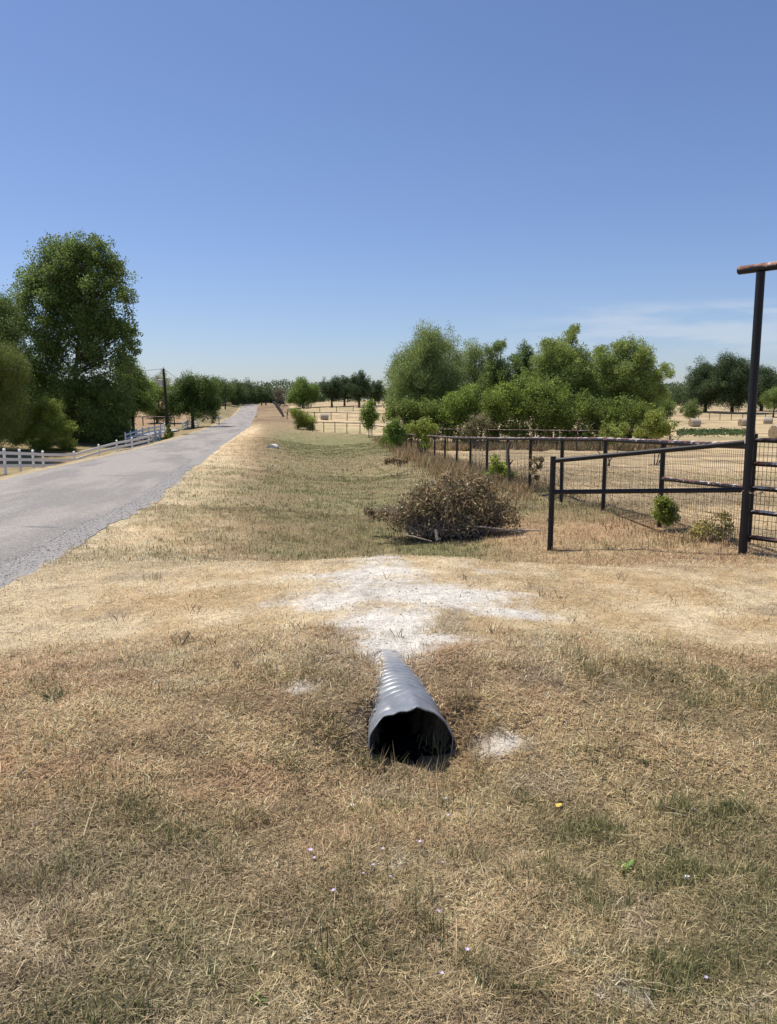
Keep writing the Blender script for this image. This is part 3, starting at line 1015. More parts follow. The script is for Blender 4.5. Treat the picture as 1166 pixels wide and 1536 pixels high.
n = 60000
wpx = rng.uniform(-60, 1230, n)
wY = rng.uniform(335, 375, n)
wx = (wpx - CX) / F * wY
gz = H(wx, wY)
hh = (5.5 + 6 * fbm(wx, wY, 16, 141)) * (1 - .35 * ss(420, 600, wpx) * (1 - ss(900, 1000, wpx)))
t = rng.random(n) ** .7
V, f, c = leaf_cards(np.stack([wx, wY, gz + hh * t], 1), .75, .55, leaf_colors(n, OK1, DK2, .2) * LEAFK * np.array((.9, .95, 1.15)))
tag(link_mesh('far_wood', np_mesh('far_wood', V, [f], c), M['leaf']), 'dark belt of far woodland closing the horizon', 'woodland', kind='stuff')

# the clump in the middle right
tree('willow_tree', gx(640, 72),
     px_lobes([(640, 520, 27), (665, 520, 26), (615, 545, 28), (655, 550, 32), (600, 575, 24), (632, 580, 32), (672, 580, 28), (605, 605, 24), (650, 612, 28), (678, 610, 20), (682, 545, 18), (640, 545, 30), (615, 585, 26), (590, 600, 16), (660, 590, 30), (640, 628, 26), (690, 575, 20), (600, 560, 18), (648, 506, 16)], 72, 2.2),
     'big rounded willow at the left end of the tree clump', 'tree', WL, WL2, leaf=.17, dens=300, aspect=.3, droop=.9, sz=1.25, trunk_r=.26, sub=12, subr=.36)
tree('willow_tree', gx(712, 76), px_lobes([(708, 530, 20), (700, 560, 22), (722, 560, 20), (712, 590, 24), (735, 600, 22), (690, 600, 22), (705, 545, 20), (728, 578, 22), (700, 615, 22), (722, 530, 12)], 76, 1.8),
     'second willow of the clump, right of the big rounded one', 'tree', WL, WL2, leaf=.17, dens=240, aspect=.3, droop=.9, sz=1.25, trunk_r=.16, subr=.36)
tree('elm_tree', gx(745, 74), px_lobes([(746, 522, 13), (738, 545, 14), (752, 550, 15), (748, 580, 22), (742, 605, 24), (755, 515, 8), (757, 565, 20), (745, 560, 20), (735, 530, 13), (765, 590, 20), (728, 575, 18)], 74, 1.2),
     'slender airy tree in the middle of the clump', 'tree', WL, MD2, leaf=.15, dens=210, aspect=.45, trunk_r=.12, subr=.38)
tree('elm_tree', gx(785, 73), px_lobes([(786, 525, 13), (780, 545, 13), (792, 550, 12), (785, 575, 20), (790, 600, 24), (780, 560, 18), (795, 570, 18), (776, 540, 12), (795, 535, 12), (770, 580, 16), (802, 560, 14)], 73, 1.2),
     'narrow upright tree with a lone top right of the clump gap', 'tree', WL, MD, leaf=.15, dens=230, aspect=.45, trunk_r=.12, subr=.38)
tree('elm_tree', gx(838, 70), px_lobes([(855, 508, 14), (840, 525, 22), (822, 520, 14), (868, 535, 22), (815, 555, 24), (850, 560, 30), (880, 565, 24), (820, 590, 28), (855, 598, 32), (885, 598, 26), (835, 620, 28), (835, 545, 24), (858, 540, 24), (870, 580, 28), (838, 580, 26), (812, 535, 14), (862, 495, 9)], 70, 2.4),
     'tallest bushy elm at the right half of the clump', 'tree', (.088, .132, .040), (.145, .185, .066), leaf=.16, dens=290, aspect=.45, trunk_r=.22, stems=2, subr=.38, limbs=.5)
tree('elm_tree', gx(935, 70), px_lobes([(900, 530, 14), (920, 540, 22), (950, 522, 18), (965, 530, 16), (975, 548, 14), (940, 560, 28), (915, 575, 28), (965, 572, 24), (985, 565, 12), (935, 600, 32), (970, 600, 24), (900, 610, 26), (998, 552, 9), (990, 585, 14), (955, 620, 28), (930, 520, 14), (955, 545, 24), (925, 590, 30), (950, 580, 30), (895, 575, 26), (905, 550, 20), (925, 620, 28), (978, 620, 20), (1005, 560, 8)], 70, 2.4),
     'bushy elm with an outstretched right branch closing the clump', 'tree', (.088, .132, .040), (.145, .185, .066), leaf=.16, dens=280, aspect=.45, trunk_r=.2, stems=3, subr=.38, limbs=.5)
GS = 'low shrubs under the tree clump'
for i, (lst, Y, lab) in enumerate([
        ([(598, 612, 18), (620, 618, 20), (640, 615, 20), (660, 622, 20), (610, 630, 16), (640, 634, 16), (585, 622, 12)], 66, 'dark shrubbery under the big rounded willow'),
        ([(680, 605, 22), (700, 595, 20), (710, 618, 22), (690, 628, 18), (670, 622, 16)], 65, 'fresh green shrub under the second willow'),
        ([(740, 600, 22), (760, 590, 22), (755, 618, 24), (775, 612, 22), (735, 622, 18)], 64, 'fresh green shrub below the slender airy tree'),
        ([(800, 585, 26), (825, 592, 26), (810, 614, 28), (838, 622, 24), (785, 618, 20)], 64, 'largest leafy shrub in front of the tallest elm'),
        ([(718, 632, 13), (732, 638, 12), (704, 640, 10)], 62, 'greyish thorny shrub low before the clump'),
        ([(870, 612, 26), (895, 622, 24), (850, 628, 22), (925, 622, 24), (955, 615, 24), (980, 620, 18)], 65, 'shaded shrub at the foot of the right elms')]):
    xs_ = [q[0] for q in lst]
    lst = lst + [(xx, 650 + 6 * math.sin(xx), 17) for xx in range(int(min(xs_)), int(max(xs_)) + 1, 30)]
    tree('thicket_shrub', gx(lst[0][0], Y), px_lobes(lst, Y, 1.1), lab, 'shrub', ((.05, .08, .022), (.075, .125, .026), (.085, .13, .028), (.06, .10, .024), (.09, .09, .058), (.05, .082, .022))[i], (.12, .158, .04) if i != 4 else (.11, .11, .065),
         leaf=.15, dens=230, subr=.34, fuzz=.35, group=GS, stems=3, trunk_r=.05, parts=('stem', 'foliage'))

n = 30000
upx = rng.uniform(585, 1010, n)
Y = 57 + 11 * rng.random(n)
X = (upx - CX) / F * (Y + .4)
k = fbm(X, Y, 1.6, 151) > .47
X, Y = X[k], Y[k]
n = len(X)
c = np.where((rng.random(n) < .45)[:, None], mix(C_OLIVE * .9, C_GREEN * .8, rng.random(n)), mix(C_RUST * .9, C_STRAW * 1.0, rng.random(n))) * np.exp(rng.normal(0, .25, n))[:, None]
V, fs, cs = blades(np.stack([X, Y, H(X, Y) - .05], 1), rng.uniform(0, 6.28, n), np.abs(rng.normal(.3, .25, n)), rng.uniform(.3, .85, n), np.full(n, .045), c)
tag(link_mesh('undergrowth', np_mesh('undergrowth', V, fs, cs), M['grass']), 'rank dry undergrowth below the tree clump', 'undergrowth', kind='stuff')

# saplings and bushes along the pipe fence
GB = 'bushes grown into the pipe fence'
for i, (lst, Y, lab, c1, c2) in enumerate([
        ([(447, 620, 9), (455, 628, 11), (463, 630, 10), (441, 618, 7), (450, 634, 9), (467, 638, 7)], 112, 'rounded bright green bush at the far fence corner', LT, LT2),
        ([(554, 612, 10), (548, 622, 9), (560, 624, 10), (552, 634, 11), (558, 606, 7)], 90, 'slender bush on the far stretch of pipe fence', (.07, .12, .025), (.12, .17, .04)),
        ([(594, 635, 9), (590, 648, 12), (600, 650, 11), (594, 662, 12), (586, 640, 7)], 56, 'dark leafed bush hiding the left end of the near fence', (.06, .105, .025), (.10, .15, .035)),
        ([(635, 636, 12), (620, 640, 9), (648, 645, 10), (637, 655, 10), (638, 668, 8), (630, 648, 10)], 41, 'bright yellow green sapling leaning over the fence rail', LT, LT2),
        ([(912, 640, 9), (905, 652, 8), (925, 650, 11), (935, 642, 9), (918, 660, 8)], 34, 'ragged green sapling behind the fence before the elms', (.08, .115, .03), (.14, .17, .05)),
        ([(985, 628, 14), (975, 640, 12), (998, 640, 13), (990, 650, 11), (960, 648, 9)], 36, 'bright bush behind the fence at the right end of the clump', (.085, .125, .03), (.15, .175, .045))]):
    tree('fence_shrub', gx(lst[0][0], Y), px_lobes(lst, Y, .5), lab, 'shrub', c1, c2, leaf=.11 if Y < 60 else .16, dens=300, group=GB, stems=3, trunk_r=.03, parts=('stem', 'foliage'), aspect=.45)
tree('vine_plant', gx(1000, 11.6), px_lobes([(998, 756, 10), (1005, 765, 9), (992, 770, 9), (1000, 780, 8), (1012, 775, 6), (988, 752, 5)], 11.6, .12),
     'small green vine climbing the fence post left of the gate', 'plant', LT, LT2, leaf=.04, dens=620, dm=1, sub=9, subr=.7, fuzz=.55, stems=3, trunk_r=.008, parts=('stem', 'foliage'))
tree('vine_plant', gx(748, 21), px_lobes([(742, 690, 8), (750, 700, 9), (738, 705, 8), (757, 706, 8), (768, 712, 7), (730, 712, 7)], 20.5, .3),
     'green weed climbing the fence behind the brush pile', 'plant', (.09, .14, .03), LT2, leaf=.07, dens=600, dm=1, stems=3, trunk_r=.01, parts=('stem', 'foliage'))
tree('dead_weed', gx(803, 18), px_lobes([(802, 690, 5), (808, 700, 5), (800, 706, 5), (806, 716, 4), (812, 690, 3)], 18, .1),
     'dry dark weed hanging on the fence right of the old stick', 'weed', (.10, .085, .06), (.16, .14, .09), leaf=.06, dens=200, dm=1, sub=6, subr=.9, stems=2, trunk_r=.008, parts=('stem', 'foliage'), mat='dryleaf')
tree('dead_weed', gx(1075, 10.6), px_lobes([(1060, 790, 12), (1078, 800, 12), (1045, 800, 9), (1092, 790, 8), (1085, 775, 7)], 10.6, .12),
     'tangled dry weed with green tips left of the tall gate post', 'weed', (.14, .12, .06), (.2, .2, .08), leaf=.04, dens=170, dm=1, sub=8, subr=.9, fuzz=.6, stems=5, trunk_r=.005, parts=('stem', 'foliage'), mat='dryleaf')
tree('dead_weed', gx(592, 30), px_lobes([(580, 692, 6), (590, 690, 6), (600, 692, 6), (608, 690, 4)], 30, .2),
     'low dark dead clump in the verge left of the brush pile', 'weed', (.09, .07, .05), (.15, .12, .085), leaf=.07, dens=500, fuzz=.5, dm=1, stems=4, trunk_r=.01, parts=('stem', 'foliage'), mat='dryleaf')

# right distance
GR = 'dark oaks across the hay field'
for i, (px, top, bot, w, Y, lab) in enumerate([(1058, 540, 606, 52, 190, 'left dark oak across the hay field'), (1098, 530, 606, 62, 184, 'tallest dark oak across the hay field, behind the gate post'),
                                               (1142, 545, 604, 50, 195, 'dark oak across the hay field right of the gate post')]):
    tree('oak_tree', gx(px, Y), auto_lobes(px, top, bot + 8, w * 1.25, Y, 16, 70 + i), lab, 'tree', OK1, OK2, leaf=.24, dens=280, group=GR, trunk_r=.4)
tree('broadleaf_tree', gx(1160, 165), auto_lobes(1162, 578, 618, 44, 165, 9, 81), 'paler green tree at the right edge before the dark oaks', 'tree', MD, (.10, .13, .05), leaf=.2, dens=230, trunk_r=.18)
tree('field_shrub', gx(1036, 142), auto_lobes(1036, 599, 630, 36, 142, 9, 83), 'round dark green bush at the far side of the hay field', 'shrub', DK, MD2, leaf=.18, dens=260, stems=3, trunk_r=.08, parts=('stem', 'foliage'))
tree('field_shrub', gx(1000, 150), auto_lobes(1000, 596, 628, 34, 150, 8, 84), 'low bush left of the round one across the hay field', 'shrub', MD, MD2, leaf=.18, dens=240, stems=3, trunk_r=.06, parts=('stem', 'foliage'))
for i, (px, top, w, Y, lab) in enumerate([(1020, 578, 44, 250, 'low far tree in the gap between elm and dark oaks'), (990, 582, 40, 260, 'low far tree behind the outstretched elm branch')]):
    tree('oak_tree', gx(px, Y), auto_lobes(px, top, 612, w, Y, 8, 90 + i), lab, 'tree', OK1, DK2, leaf=.3, dens=200, group=GL, trunk_r=.25)
n = 5200
wx = rng.uniform(1012, 1128, n); wy = rng.normal(100, 4.5, n)
X = (wx - CX) / F * (wy + .4); Y = wy
k = fbm(X, Y, 3, 131) > .38
X, Y = X[k], Y[k]; n = len(X)
V, f, c = leaf_cards(np.stack([X, Y, H(X, Y) + rng.uniform(.02, .45, n)], 1), .28, .16, leaf_colors(n, (.06, .10, .035), (.10, .15, .05)))
tag(link_mesh('green_weeds', np_mesh('green_weeds', V, [f], c), M['leaf']), 'low green weed patch across the mown hay field', 'weeds', kind='stuff')


# ------------------------------------------------------------------ brush pile
bp_base = gx(672, 12.4)
pile = thing('brush_pile', bp_base, 'heap of cut branches with withered brown leaves on the verge', 'brush pile')
pl = px_lobes([(602, 778, 20), (640, 755, 30), (680, 742, 30), (715, 744, 27), (750, 765, 26), (690, 775, 36), (648, 788, 24), (575, 770, 13), (618, 760, 20), (735, 785, 22), (722, 724, 14), (672, 724, 14), (640, 738, 14), (770, 778, 14), (553, 768, 7)], 12.4, .5)
pts, hue = crown_points(pl, 1300, sub=14, subr=.5)
pts = pts[pts[:, 2] > H(pts[:, 0], pts[:, 1])]
c = leaf_colors(len(pts), (.23, .168, .092), (.46, .345, .205), .36)
c = np.where((rng.random(len(pts)) < .16)[:, None], np.array((.12, .13, .055)), c)
V, f, c = leaf_cards(pts, .068, .024, c, up=.2, droop=.5)
link_mesh('withered_leaves', np_mesh('withered_leaves', V, [f], c), M['dryleaf'], pile)
mb = MB()
for k in range(330):
    q, r = rnd.choice(pl)
    q = Vector(q) + Vector((rnd.uniform(-1, 1), rnd.uniform(-.6, .6), rnd.uniform(-.3, 1.05))) * r * 1.1
    a = bp_base + Vector((rnd.uniform(-.7, .7), rnd.uniform(-.4, .4), rnd.uniform(.02, .2)))
    q.z = max(q.z, hz(q.x, q.y) + .03)
    limb(mb, a, q, rnd.uniform(.004, .013), .0025, rnd.uniform(-.05, .1), 5, 5)
mb.build('branches', M['twig'], pile)
for a_, b_, r0_, r1_, sg in ((gx(730, 12.2) + Vector((0, 0, .10)), gx(812, 12.0) + Vector((0, 0, .05)), .02, .014, 0),
                            (gx(700, 12.1) + Vector((0, 0, .22)), gx(782, 11.9) + Vector((0, 0, .06)), .016, .009, .02),
                            (gx(610, 11.9) + Vector((0, 0, .16)), gx(648, 11.8) + Vector((0, 0, .05)), .014, .008, .02),
                            (gx(653, 11.85) + Vector((0, 0, .22)), gx(657, 11.8) + Vector((0, 0, .06)), .025, .03, 0)):
    mb = MB()
    limb(mb, a_, b_, r0_, r1_, sg, 5, 7)
    mb.build('cut_limb', M['palewood'], pile)

# ------------------------------------------------------------------ culvert pipe
m, nt, b, out = new_mat('culvert_plastic')
tc = nd(nt, 'ShaderNodeTexCoord')
n1 = nd(nt, 'ShaderNodeTexNoise'); set_in(n1, Scale=9.0, Detail=6.0, Roughness=.7)
n2 = nd(nt, 'ShaderNodeTexNoise'); set_in(n2, Scale=70.0, Detail=3.0)
nt.links.new(tc.outputs['Object'], n1.inputs['Vector']); nt.links.new(tc.outputs['Object'], n2.inputs['Vector'])
r = ramp(nt, [(.3, (.14, .155, .175)), (.55, (.20, .215, .235)), (.78, (.30, .31, .325))])
nt.links.new(n1.outputs['Fac'], r.inputs['Fac'])
sx = nd(nt, 'ShaderNodeSeparateXYZ'); nt.links.new(tc.outputs['Object'], sx.inputs['Vector'])
dy = nd(nt, 'ShaderNodeMapRange'); dy.inputs['From Min'].default_value = .45; dy.inputs['From Max'].default_value = 1.35
nt.links.new(sx.outputs['Y'], dy.inputs['Value'])
dn = nd(nt, 'ShaderNodeTexNoise'); set_in(dn, Scale=22.0, Detail=6.0, Roughness=.75); nt.links.new(tc.outputs['Object'], dn.inputs['Vector'])
dm_ = nd(nt, 'ShaderNodeMath', operation='MULTIPLY'); nt.links.new(dy.outputs['Result'], dm_.inputs[0]); nt.links.new(dn.outputs['Fac'], dm_.inputs[1])
dr = nd(nt, 'ShaderNodeMapRange'); dr.inputs['From Min'].default_value = .12; dr.inputs['From Max'].default_value = .5; nt.links.new(dm_.outputs['Value'], dr.inputs['Value'])
dmx = nd(nt, 'ShaderNodeMix', data_type='RGBA'); nt.links.new(dr.outputs['Result'], dmx.inputs['Factor']); nt.links.new(r.outputs['Color'], dmx.inputs['A'])
dmx.inputs['B'].default_value = (.52, .48, .42, 1)                       # limestone dust lying on the buried end
nt.links.new(dmx.outputs['Result'], b.inputs['Base Color'])
rr = nd(nt, 'ShaderNodeMapRange'); rr.inputs['To Min'].default_value = .22; rr.inputs['To Max'].default_value = .5
nt.links.new(n1.outputs['Fac'], rr.inputs['Value']); nt.links.new(rr.outputs['Result'], b.inputs['Roughness'])
bpn = nd(nt, 'ShaderNodeBump'); set_in(bpn, Strength=.15, Distance=.003)
nt.links.new(n2.outputs['Fac'], bpn.inputs['Height']); nt.links.new(bpn.outputs['Normal'], b.inputs['Normal'])
b.inputs['Specular IOR Level'].default_value = .6
M['culvert'] = m
NT, LEN = 72, 4.6
al = np.concatenate([np.arange(0, 1.3, .0062), np.linspace(1.32, LEN, 30)])
Vv = []
mouth = [(-100, .21), (-70, .215), (-35, .248), (-6, .238), (14, .212), (32, .198), (56, .192), (72, .206), (84, .226), (98, .194), (123, .172), (148, .196), (172, .228), (190, .238), (209, .25), (235, .222), (260, .21)]
md = np.array([q[0] for q in mouth]); mr_ = np.array([q[1] for q in mouth])
for a in al:
    w = math.exp(-(a / .24) ** 1.6)
    for k in range(NT):
        t = 360 * k / NT
        tt = t if t <= 260 else t - 360
        rm = np.interp(tt, md, mr_)
        r0 = PIPE_R * (1 - w) + rm * w
        rib = .011 * (abs(math.sin(math.pi * a / .062)) ** .8 - .6) * (1 - .8 * math.exp(-(a / .24) ** 2.2)) * (a < 1.3)
        dent = -.022 * math.exp(-((a - .1) / .07) ** 2 - ((tt - 122) / 20) ** 2) - .012 * math.exp(-((a - .3) / .03) ** 2 - ((tt - 72) / 7) ** 2) + .006 * math.sin(a * 21 + t * .05) * math.exp(-a / .3)
        rad = r0 + rib + dent
        ct, st = math.cos(R(t)), math.sin(R(t))
        # torn uneven lip: the crown peak juts forward, the upper left is bent back
        lip = (.045 * math.exp(-((tt - 84) / 18) ** 2) - .06 * math.exp(-((tt - 135) / 26) ** 2) - .02 * math.exp(-((tt - 40) / 25) ** 2) + .006 * math.sin(t * .21)) * math.exp(-a / .08)
        p = Vector((PIPE_A[0], PIPE_A[1], PIPE_ZC - .045 * a)) + PIPE_DIR * (a - lip) + Vector((PIPE_DIR.y, -PIPE_DIR.x, 0)) * (rad * ct) + Vector((0, 0, rad * st * .94))
        Vv.append(tuple(p))
na = len(al)
fc = []
for i in range(na - 1):
    for k in range(NT):
        k2 = (k + 1) % NT
        fc.append((i * NT + k, (i + 1) * NT + k, (i + 1) * NT + k2, i * NT + k2))
me = bpy.data.meshes.new('culvert_pipe')
me.from_pydata(Vv, [], fc)
cul = link_mesh('culvert_pipe', me, M['culvert'], smooth=True, origin=(PIPE_A[0], PIPE_A[1], -.28))
sm = cul.modifiers.new('wall', 'SOLIDIFY'); sm.thickness = .007; sm.offset = -1; sm.material_offset = 1
cul.data.materials.append(noise_mat('black_plastic', (.012, .012, .013), (.025, .025, .026), 9, .7, .1))
tag(cul, 'grey corrugated culvert pipe with a bent open mouth emerging from the drive', 'culvert pipe')


# ------------------------------------------------------------------ pipe fences
def pipe_fence(name, pts, label, hgt=1.3, r=.036, worn='worn', wire_to=None, group=None, rail2=None, mesh_step=.051):
    p0 = Vector((pts[0][0], pts[0][1], hz(*pts[0])))
    root = thing(name, p0, label, 'fence', group)
    tops = []
    zs = np.array([hz(*p) for p in pts])
    for _ in range(6):
        zs[1:-1] = zs[1:-1] * .4 + .3 * (zs[:-2] + zs[2:])
    for (x, y), z in zip(pts, zs):
        z = float(z)
        lx, ly = rnd.uniform(-.015, .015), rnd.uniform(-.015, .015)
        MB().tube([(x, y, z - .2), (x + lx, y + ly, z + hgt)], r, 8).build('post', M['black'], root)
        tops.append(Vector((x + lx, y + ly, z + hgt)))
    # the rail is welded along the tops
    rp, prev = [], None
    for a, b2 in zip(tops[:-1], tops[1:]):
        rp += [a + Vector((0, 0, r * .9)), a.lerp(b2, .5) + Vector((0, 0, r * .9 - .003))]
    rp.append(tops[-1] + Vector((0, 0, r * .9)))
    MB().tube(rp, r * 1.02, 8).build('top_rail', M[worn], root)
    if wire_to:
        mb = MB()
        rr_ = .0028
        for i, (a, b2) in enumerate(zip(tops[:-1], tops[1:])):
            if a.y > wire_to:
                break
            L = (b2 - a).length
            nn_ = max(2, int(L / mesh_step))
            for j in range(nn_ + 1):
                q = a.lerp(b2, j / nn_)
                gz = hz(q.x, q.y)
                mb.tube([(q.x, q.y - .03, gz + .03), (q.x + rnd.uniform(-.01, .01), q.y - .03, (gz + q.z) / 2), (q.x, q.y - .03, q.z - .02)], rr_, 3, cap=False)
            for j in range(13):
                o = .03 + j * .1
                pp = []
                for s in range(9):
                    q = a.lerp(b2, s / 8)
                    pp.append((q.x, q.y - .034, hz(q.x, q.y) + o + .012 * math.sin(s * 1.9 + j + i)))
                mb.tube(pp, rr_, 3, cap=False)
        mb.build('wire_mesh', M['wire'], root, smooth=False)
    return root, tops


f1, tops1 = pipe_fence('pipe_fence', fence_pts, 'near black pipe fence with wire mesh running back from the gate', hgt=1.3, r=.041, wire_to=26)
# diagonal brace in the first bay
a0, a1 = tops1[0], tops1[1]
MB().tube([Vector((a1.x, a1.y, P(992, 718, a1.y).z)), Vector((a0.x, a0.y, P(1113, 732, a0.y).z))], .032, 8).build('brace', M['worn'], f1)
pipe_fence('pipe_fence', fence_pts2[1:], 'far stretch of dark pipe fence between slender bush and rounded bush', hgt=1.3, r=.05)
pipe_fence('pipe_fence', [(gx(px, Y).x, Y) for px, Y in ((648, 63), (672, 62.5), (697, 62), (722, 61), (748, 60), (775, 59), (805, 58), (835, 57), (865, 56.5), (900, 57), (935, 58), (970, 59), (1004, 60))],
           'second dark pipe fence in front of the tree clump', hgt=1.45, r=.045)
pipe_fence('pipe_fence', [(gx(px, Y).x, Y) for px, Y in ((800, 66.5), (828, 66), (856, 65.5), (884, 66), (912, 67))],
           'taller pen fence half hidden among the clump shrubs', hgt=2.2, r=.045)
pipe_fence('pipe_fence', [(gx(px, Y).x, Y) for px, Y in ((431, 150), (446, 150), (462, 150), (472, 151), (497, 150), (521, 149), (548, 147), (575, 146), (600, 145))],
           'distant pasture fence behind the lone hay bale', hgt=1.4, r=.07)
pipe_fence('pipe_fence', [(gx(px, Y).x, Y) for px, Y in ((432, 186), (456, 187), (480, 188), (505, 189), (530, 190), (556, 190), (580, 190))],
           'most distant thin fence below the far dark oaks', hgt=1.4, r=.07)
pipe_fence('pipe_fence', [(gx(px, Y).x, Y) for px, Y in ((1048, 158), (1064, 158), (1080, 157), (1097, 157), (1114, 156), (1130, 156), (1148, 155), (1168, 155), (1190, 154))],
           'thin distant fence below the dark oaks across the hay field', hgt=1.4, r=.065)
pipe_fence('post_fence', [(gx(px, Y).x, Y) for px, Y in ((188, 122), (198, 121), (215, 120), (232, 119), (249, 118), (262, 118))],
           'dark post fence in the brown pasture below the shed', hgt=1.3, r=.08)

# wing rail beside the gate
WPp = gx(825, 10.45)
wing = thing('wing_fence', WPp, 'short black wing rail from a low post to the tall gate post', 'fence')
wt = P(829, 688, 10.45).z
MB().tube([WPp - Vector((0, 0, .2)), Vector((WPp.x + .01, WPp.y, wt + .03))], .038, 12).build('post', M['black'], wing)
ga = GP + Vector((-.05, .03, 0))
MB().tube([Vector((WPp.x, WPp.y, wt - .03)), Vector((ga.x, ga.y, P(1118, 664, ga.y).z))], .033, 12).build('top_rail', M['black'], wing)
MB().tube([Vector((WPp.x, WPp.y, P(829, 738, 10.45).z)), Vector((ga.x, ga.y, P(1113, 735, ga.y).z))], .032, 12).build('middle_rail', M['black'], wing)

# entrance arch: tall posts and overhead pipe
gdir = Vector((.64, -.77, 0)).normalized()
arch = thing('entrance_arch', GP, 'tall black gate post carrying a rusty overhead pipe', 'gate arch')
topz = P(1141, 408, GP.y).z
MB().tube([GP - Vector((0, 0, .3)), Vector((GP.x, GP.y, topz))], .05, 16).build('post', M['black'], arch)
G2 = GP + gdir * 4.9
G2.z = hz(G2.x, G2.y)
MB().tube([G2 - Vector((0, 0, .3)), Vector((G2.x, G2.y, topz))], .05, 16).build('post', M['black'], arch)
e0 = Vector((GP.x, GP.y, topz + .05)) - gdir * .27
e1 = Vector((G2.x, G2.y, topz + .05)) + gdir * .27
MB().tube([e0, e0 + gdir * .01, e1], [.042, .05, .05], 16).build('overhead_pipe', M['rusty'], arch)

# gate
g0 = GP + Vector((.082, .055, 0))
gate = thing('pipe_gate', g0, 'five rail black pipe gate with flaking paint and wire mesh', 'gate')
g1 = g0 + gdir * 4.62
zb = max(hz(g0.x, g0.y), hz(g1.x, g1.y)) + .10
lev = [zb + .02, zb + .32, zb + .62, zb + .92, zb + 1.22]
ztop = P(1122, 660, g0.y).z
lev = [zb + .04 + (ztop - zb - .04) * t for t in (0, .265, .51, .76, 1.0)]
MB().tube([Vector((g0.x, g0.y, zb - .02)), Vector((g0.x, g0.y, ztop + .075))], .036, 12).build('hinge_stile', M['black'], gate)
MB().tube([Vector((g1.x, g1.y, zb - .02)), Vector((g1.x, g1.y, ztop + .04))], .04, 12).build('latch_stile', M['black'], gate)
for z in lev:
    MB().tube([Vector((g0.x, g0.y, z)), Vector((g0.x, g0.y, z)).lerp(Vector((g1.x, g1.y, z)), .5), Vector((g1.x, g1.y, z))], .03, 10).build('rail', M['rusty'], gate)
mb = MB()
L = (g1 - g0).length
nrm = Vector((-gdir.y, gdir.x, 0)) * .04
k = 0
while k * .051 < L:
    q = g0 + gdir * (k * .051) + nrm
    mb.tube([(q.x, q.y, zb - .06), (q.x, q.y, ztop)], .0034, 3, cap=False)
    k += 1
for j in range(14):
    z = zb - .05 + j * .1
    if z < ztop:
        mb.tube([Vector((g0.x, g0.y, z)) + nrm, Vector((g1.x, g1.y, z)) + nrm], .0034, 3, cap=False)
mb.build('wire_mesh', M['wire'], gate, smooth=False)
# chain round post and stile
mb = MB()
cz = P(1116, 737, GP.y).z
mid = (GP + g0) / 2
for k in range(22):
    t = 2 * math.pi * k / 22
    c = Vector((mid.x, mid.y, cz + .02 * math.sin(2 * t))) + gdir * (math.cos(t) * .16) + Vector((-gdir.y, gdir.x, 0)) * (math.sin(t) * .085)
    tg = (gdir * (-math.sin(t) * .16) + Vector((-gdir.y, gdir.x, 0)) * (math.cos(t) * .085)).normalized()
    sdv = Vector((0, 0, 1)) if k % 2 else tg.cross(Vector((0, 0, 1)))
    ring = [c + tg * (math.cos(s * math.pi / 4) * .022) + sdv * (math.sin(s * math.pi / 4) * .013) for s in range(9)]
    mb.tube(ring, .0045, 5, cap=False)
mb.build('latch_chain', M['rusty'], gate)

# ------------------------------------------------------------------ white rail fences
def rail_fence(name, items, label, hgt=1.25, rails=(.22, .62, 1.02), sub=None, fade=1.0):
    p0 = Vector((items[0][0], items[0][1], items[0][2]))
    root = thing(name, p0, label, 'fence')
    for (x, y, z) in items:
        mb = MB().box((x, y, z + hgt / 2 - .2), (.125, .125, hgt + .4))
        b0 = len(mb.v)                                   # pyramid cap
        for dx, dy in ((-.08, -.08), (.08, -.08), (.08, .08), (-.08, .08)):
            mb.v.append(Vector((x + dx, y + dy, z + hgt)))
        mb.v.append(Vector((x, y, z + hgt + .09)))
        for q in ((0, 1, 4), (1, 2, 4), (2, 3, 4), (3, 0, 4), (3, 2, 1, 0)):
            mb.f.append(tuple(b0 + w for w in q)); mb.mi.append(0)
        mb.build('post', M['white'], root, smooth=False)
    for a, b2 in zip(items[:-1], items[1:]):
        for h in rails:
            MB().bar((a[0], a[1], a[2] + h), (b2[0], b2[1], b2[2] + h), .06, .19).build('rail', M['white'], root, smooth=False)
    return root


wf = []
for px, top, Y in ((-40, 670.5, 44), (-16, 671, 46), (6, 672, 48), (29, 673, 50.5), (49, 674, 53), (64, 675.5, 56), (111, 676.5, 62), (148, 666, 68), (175, 659.5, 71), (198, 655.5, 74), (223, 650, 76.5), (234, 647, 80), (239, 645, 83)):
    p = P(px, top, Y)
    wf.append((p.x, p.y, p.z - 1.33))
rail_fence('rail_fence', wf, 'white three rail fence along the left side of the road')
wf2 = []
for px, top, Y in ((188, 648, 80), (196, 645.5, 82), (205, 643, 84), (214, 641, 86), (223, 638.5, 88), (232, 637, 90), (241, 636, 92), (247, 634.5, 94)):
    p = P(px, top, Y)
    wf2.append((p.x, p.y, p.z - 1.33))
rail_fence('rail_fence', wf2, 'second white rail fence lining the driveway behind the roadside one')
wf3 = []
for px, top, Y in ((274, 632, 106), (281, 629.5, 110), (288, 628, 113), (297, 626.5, 115)):
    p = P(px, top, Y)
    wf3.append((p.x, p.y, p.z - 1.33))
rail_fence('rail_fence', wf3, 'short white rail fence behind the trunk of the round lawn tree')

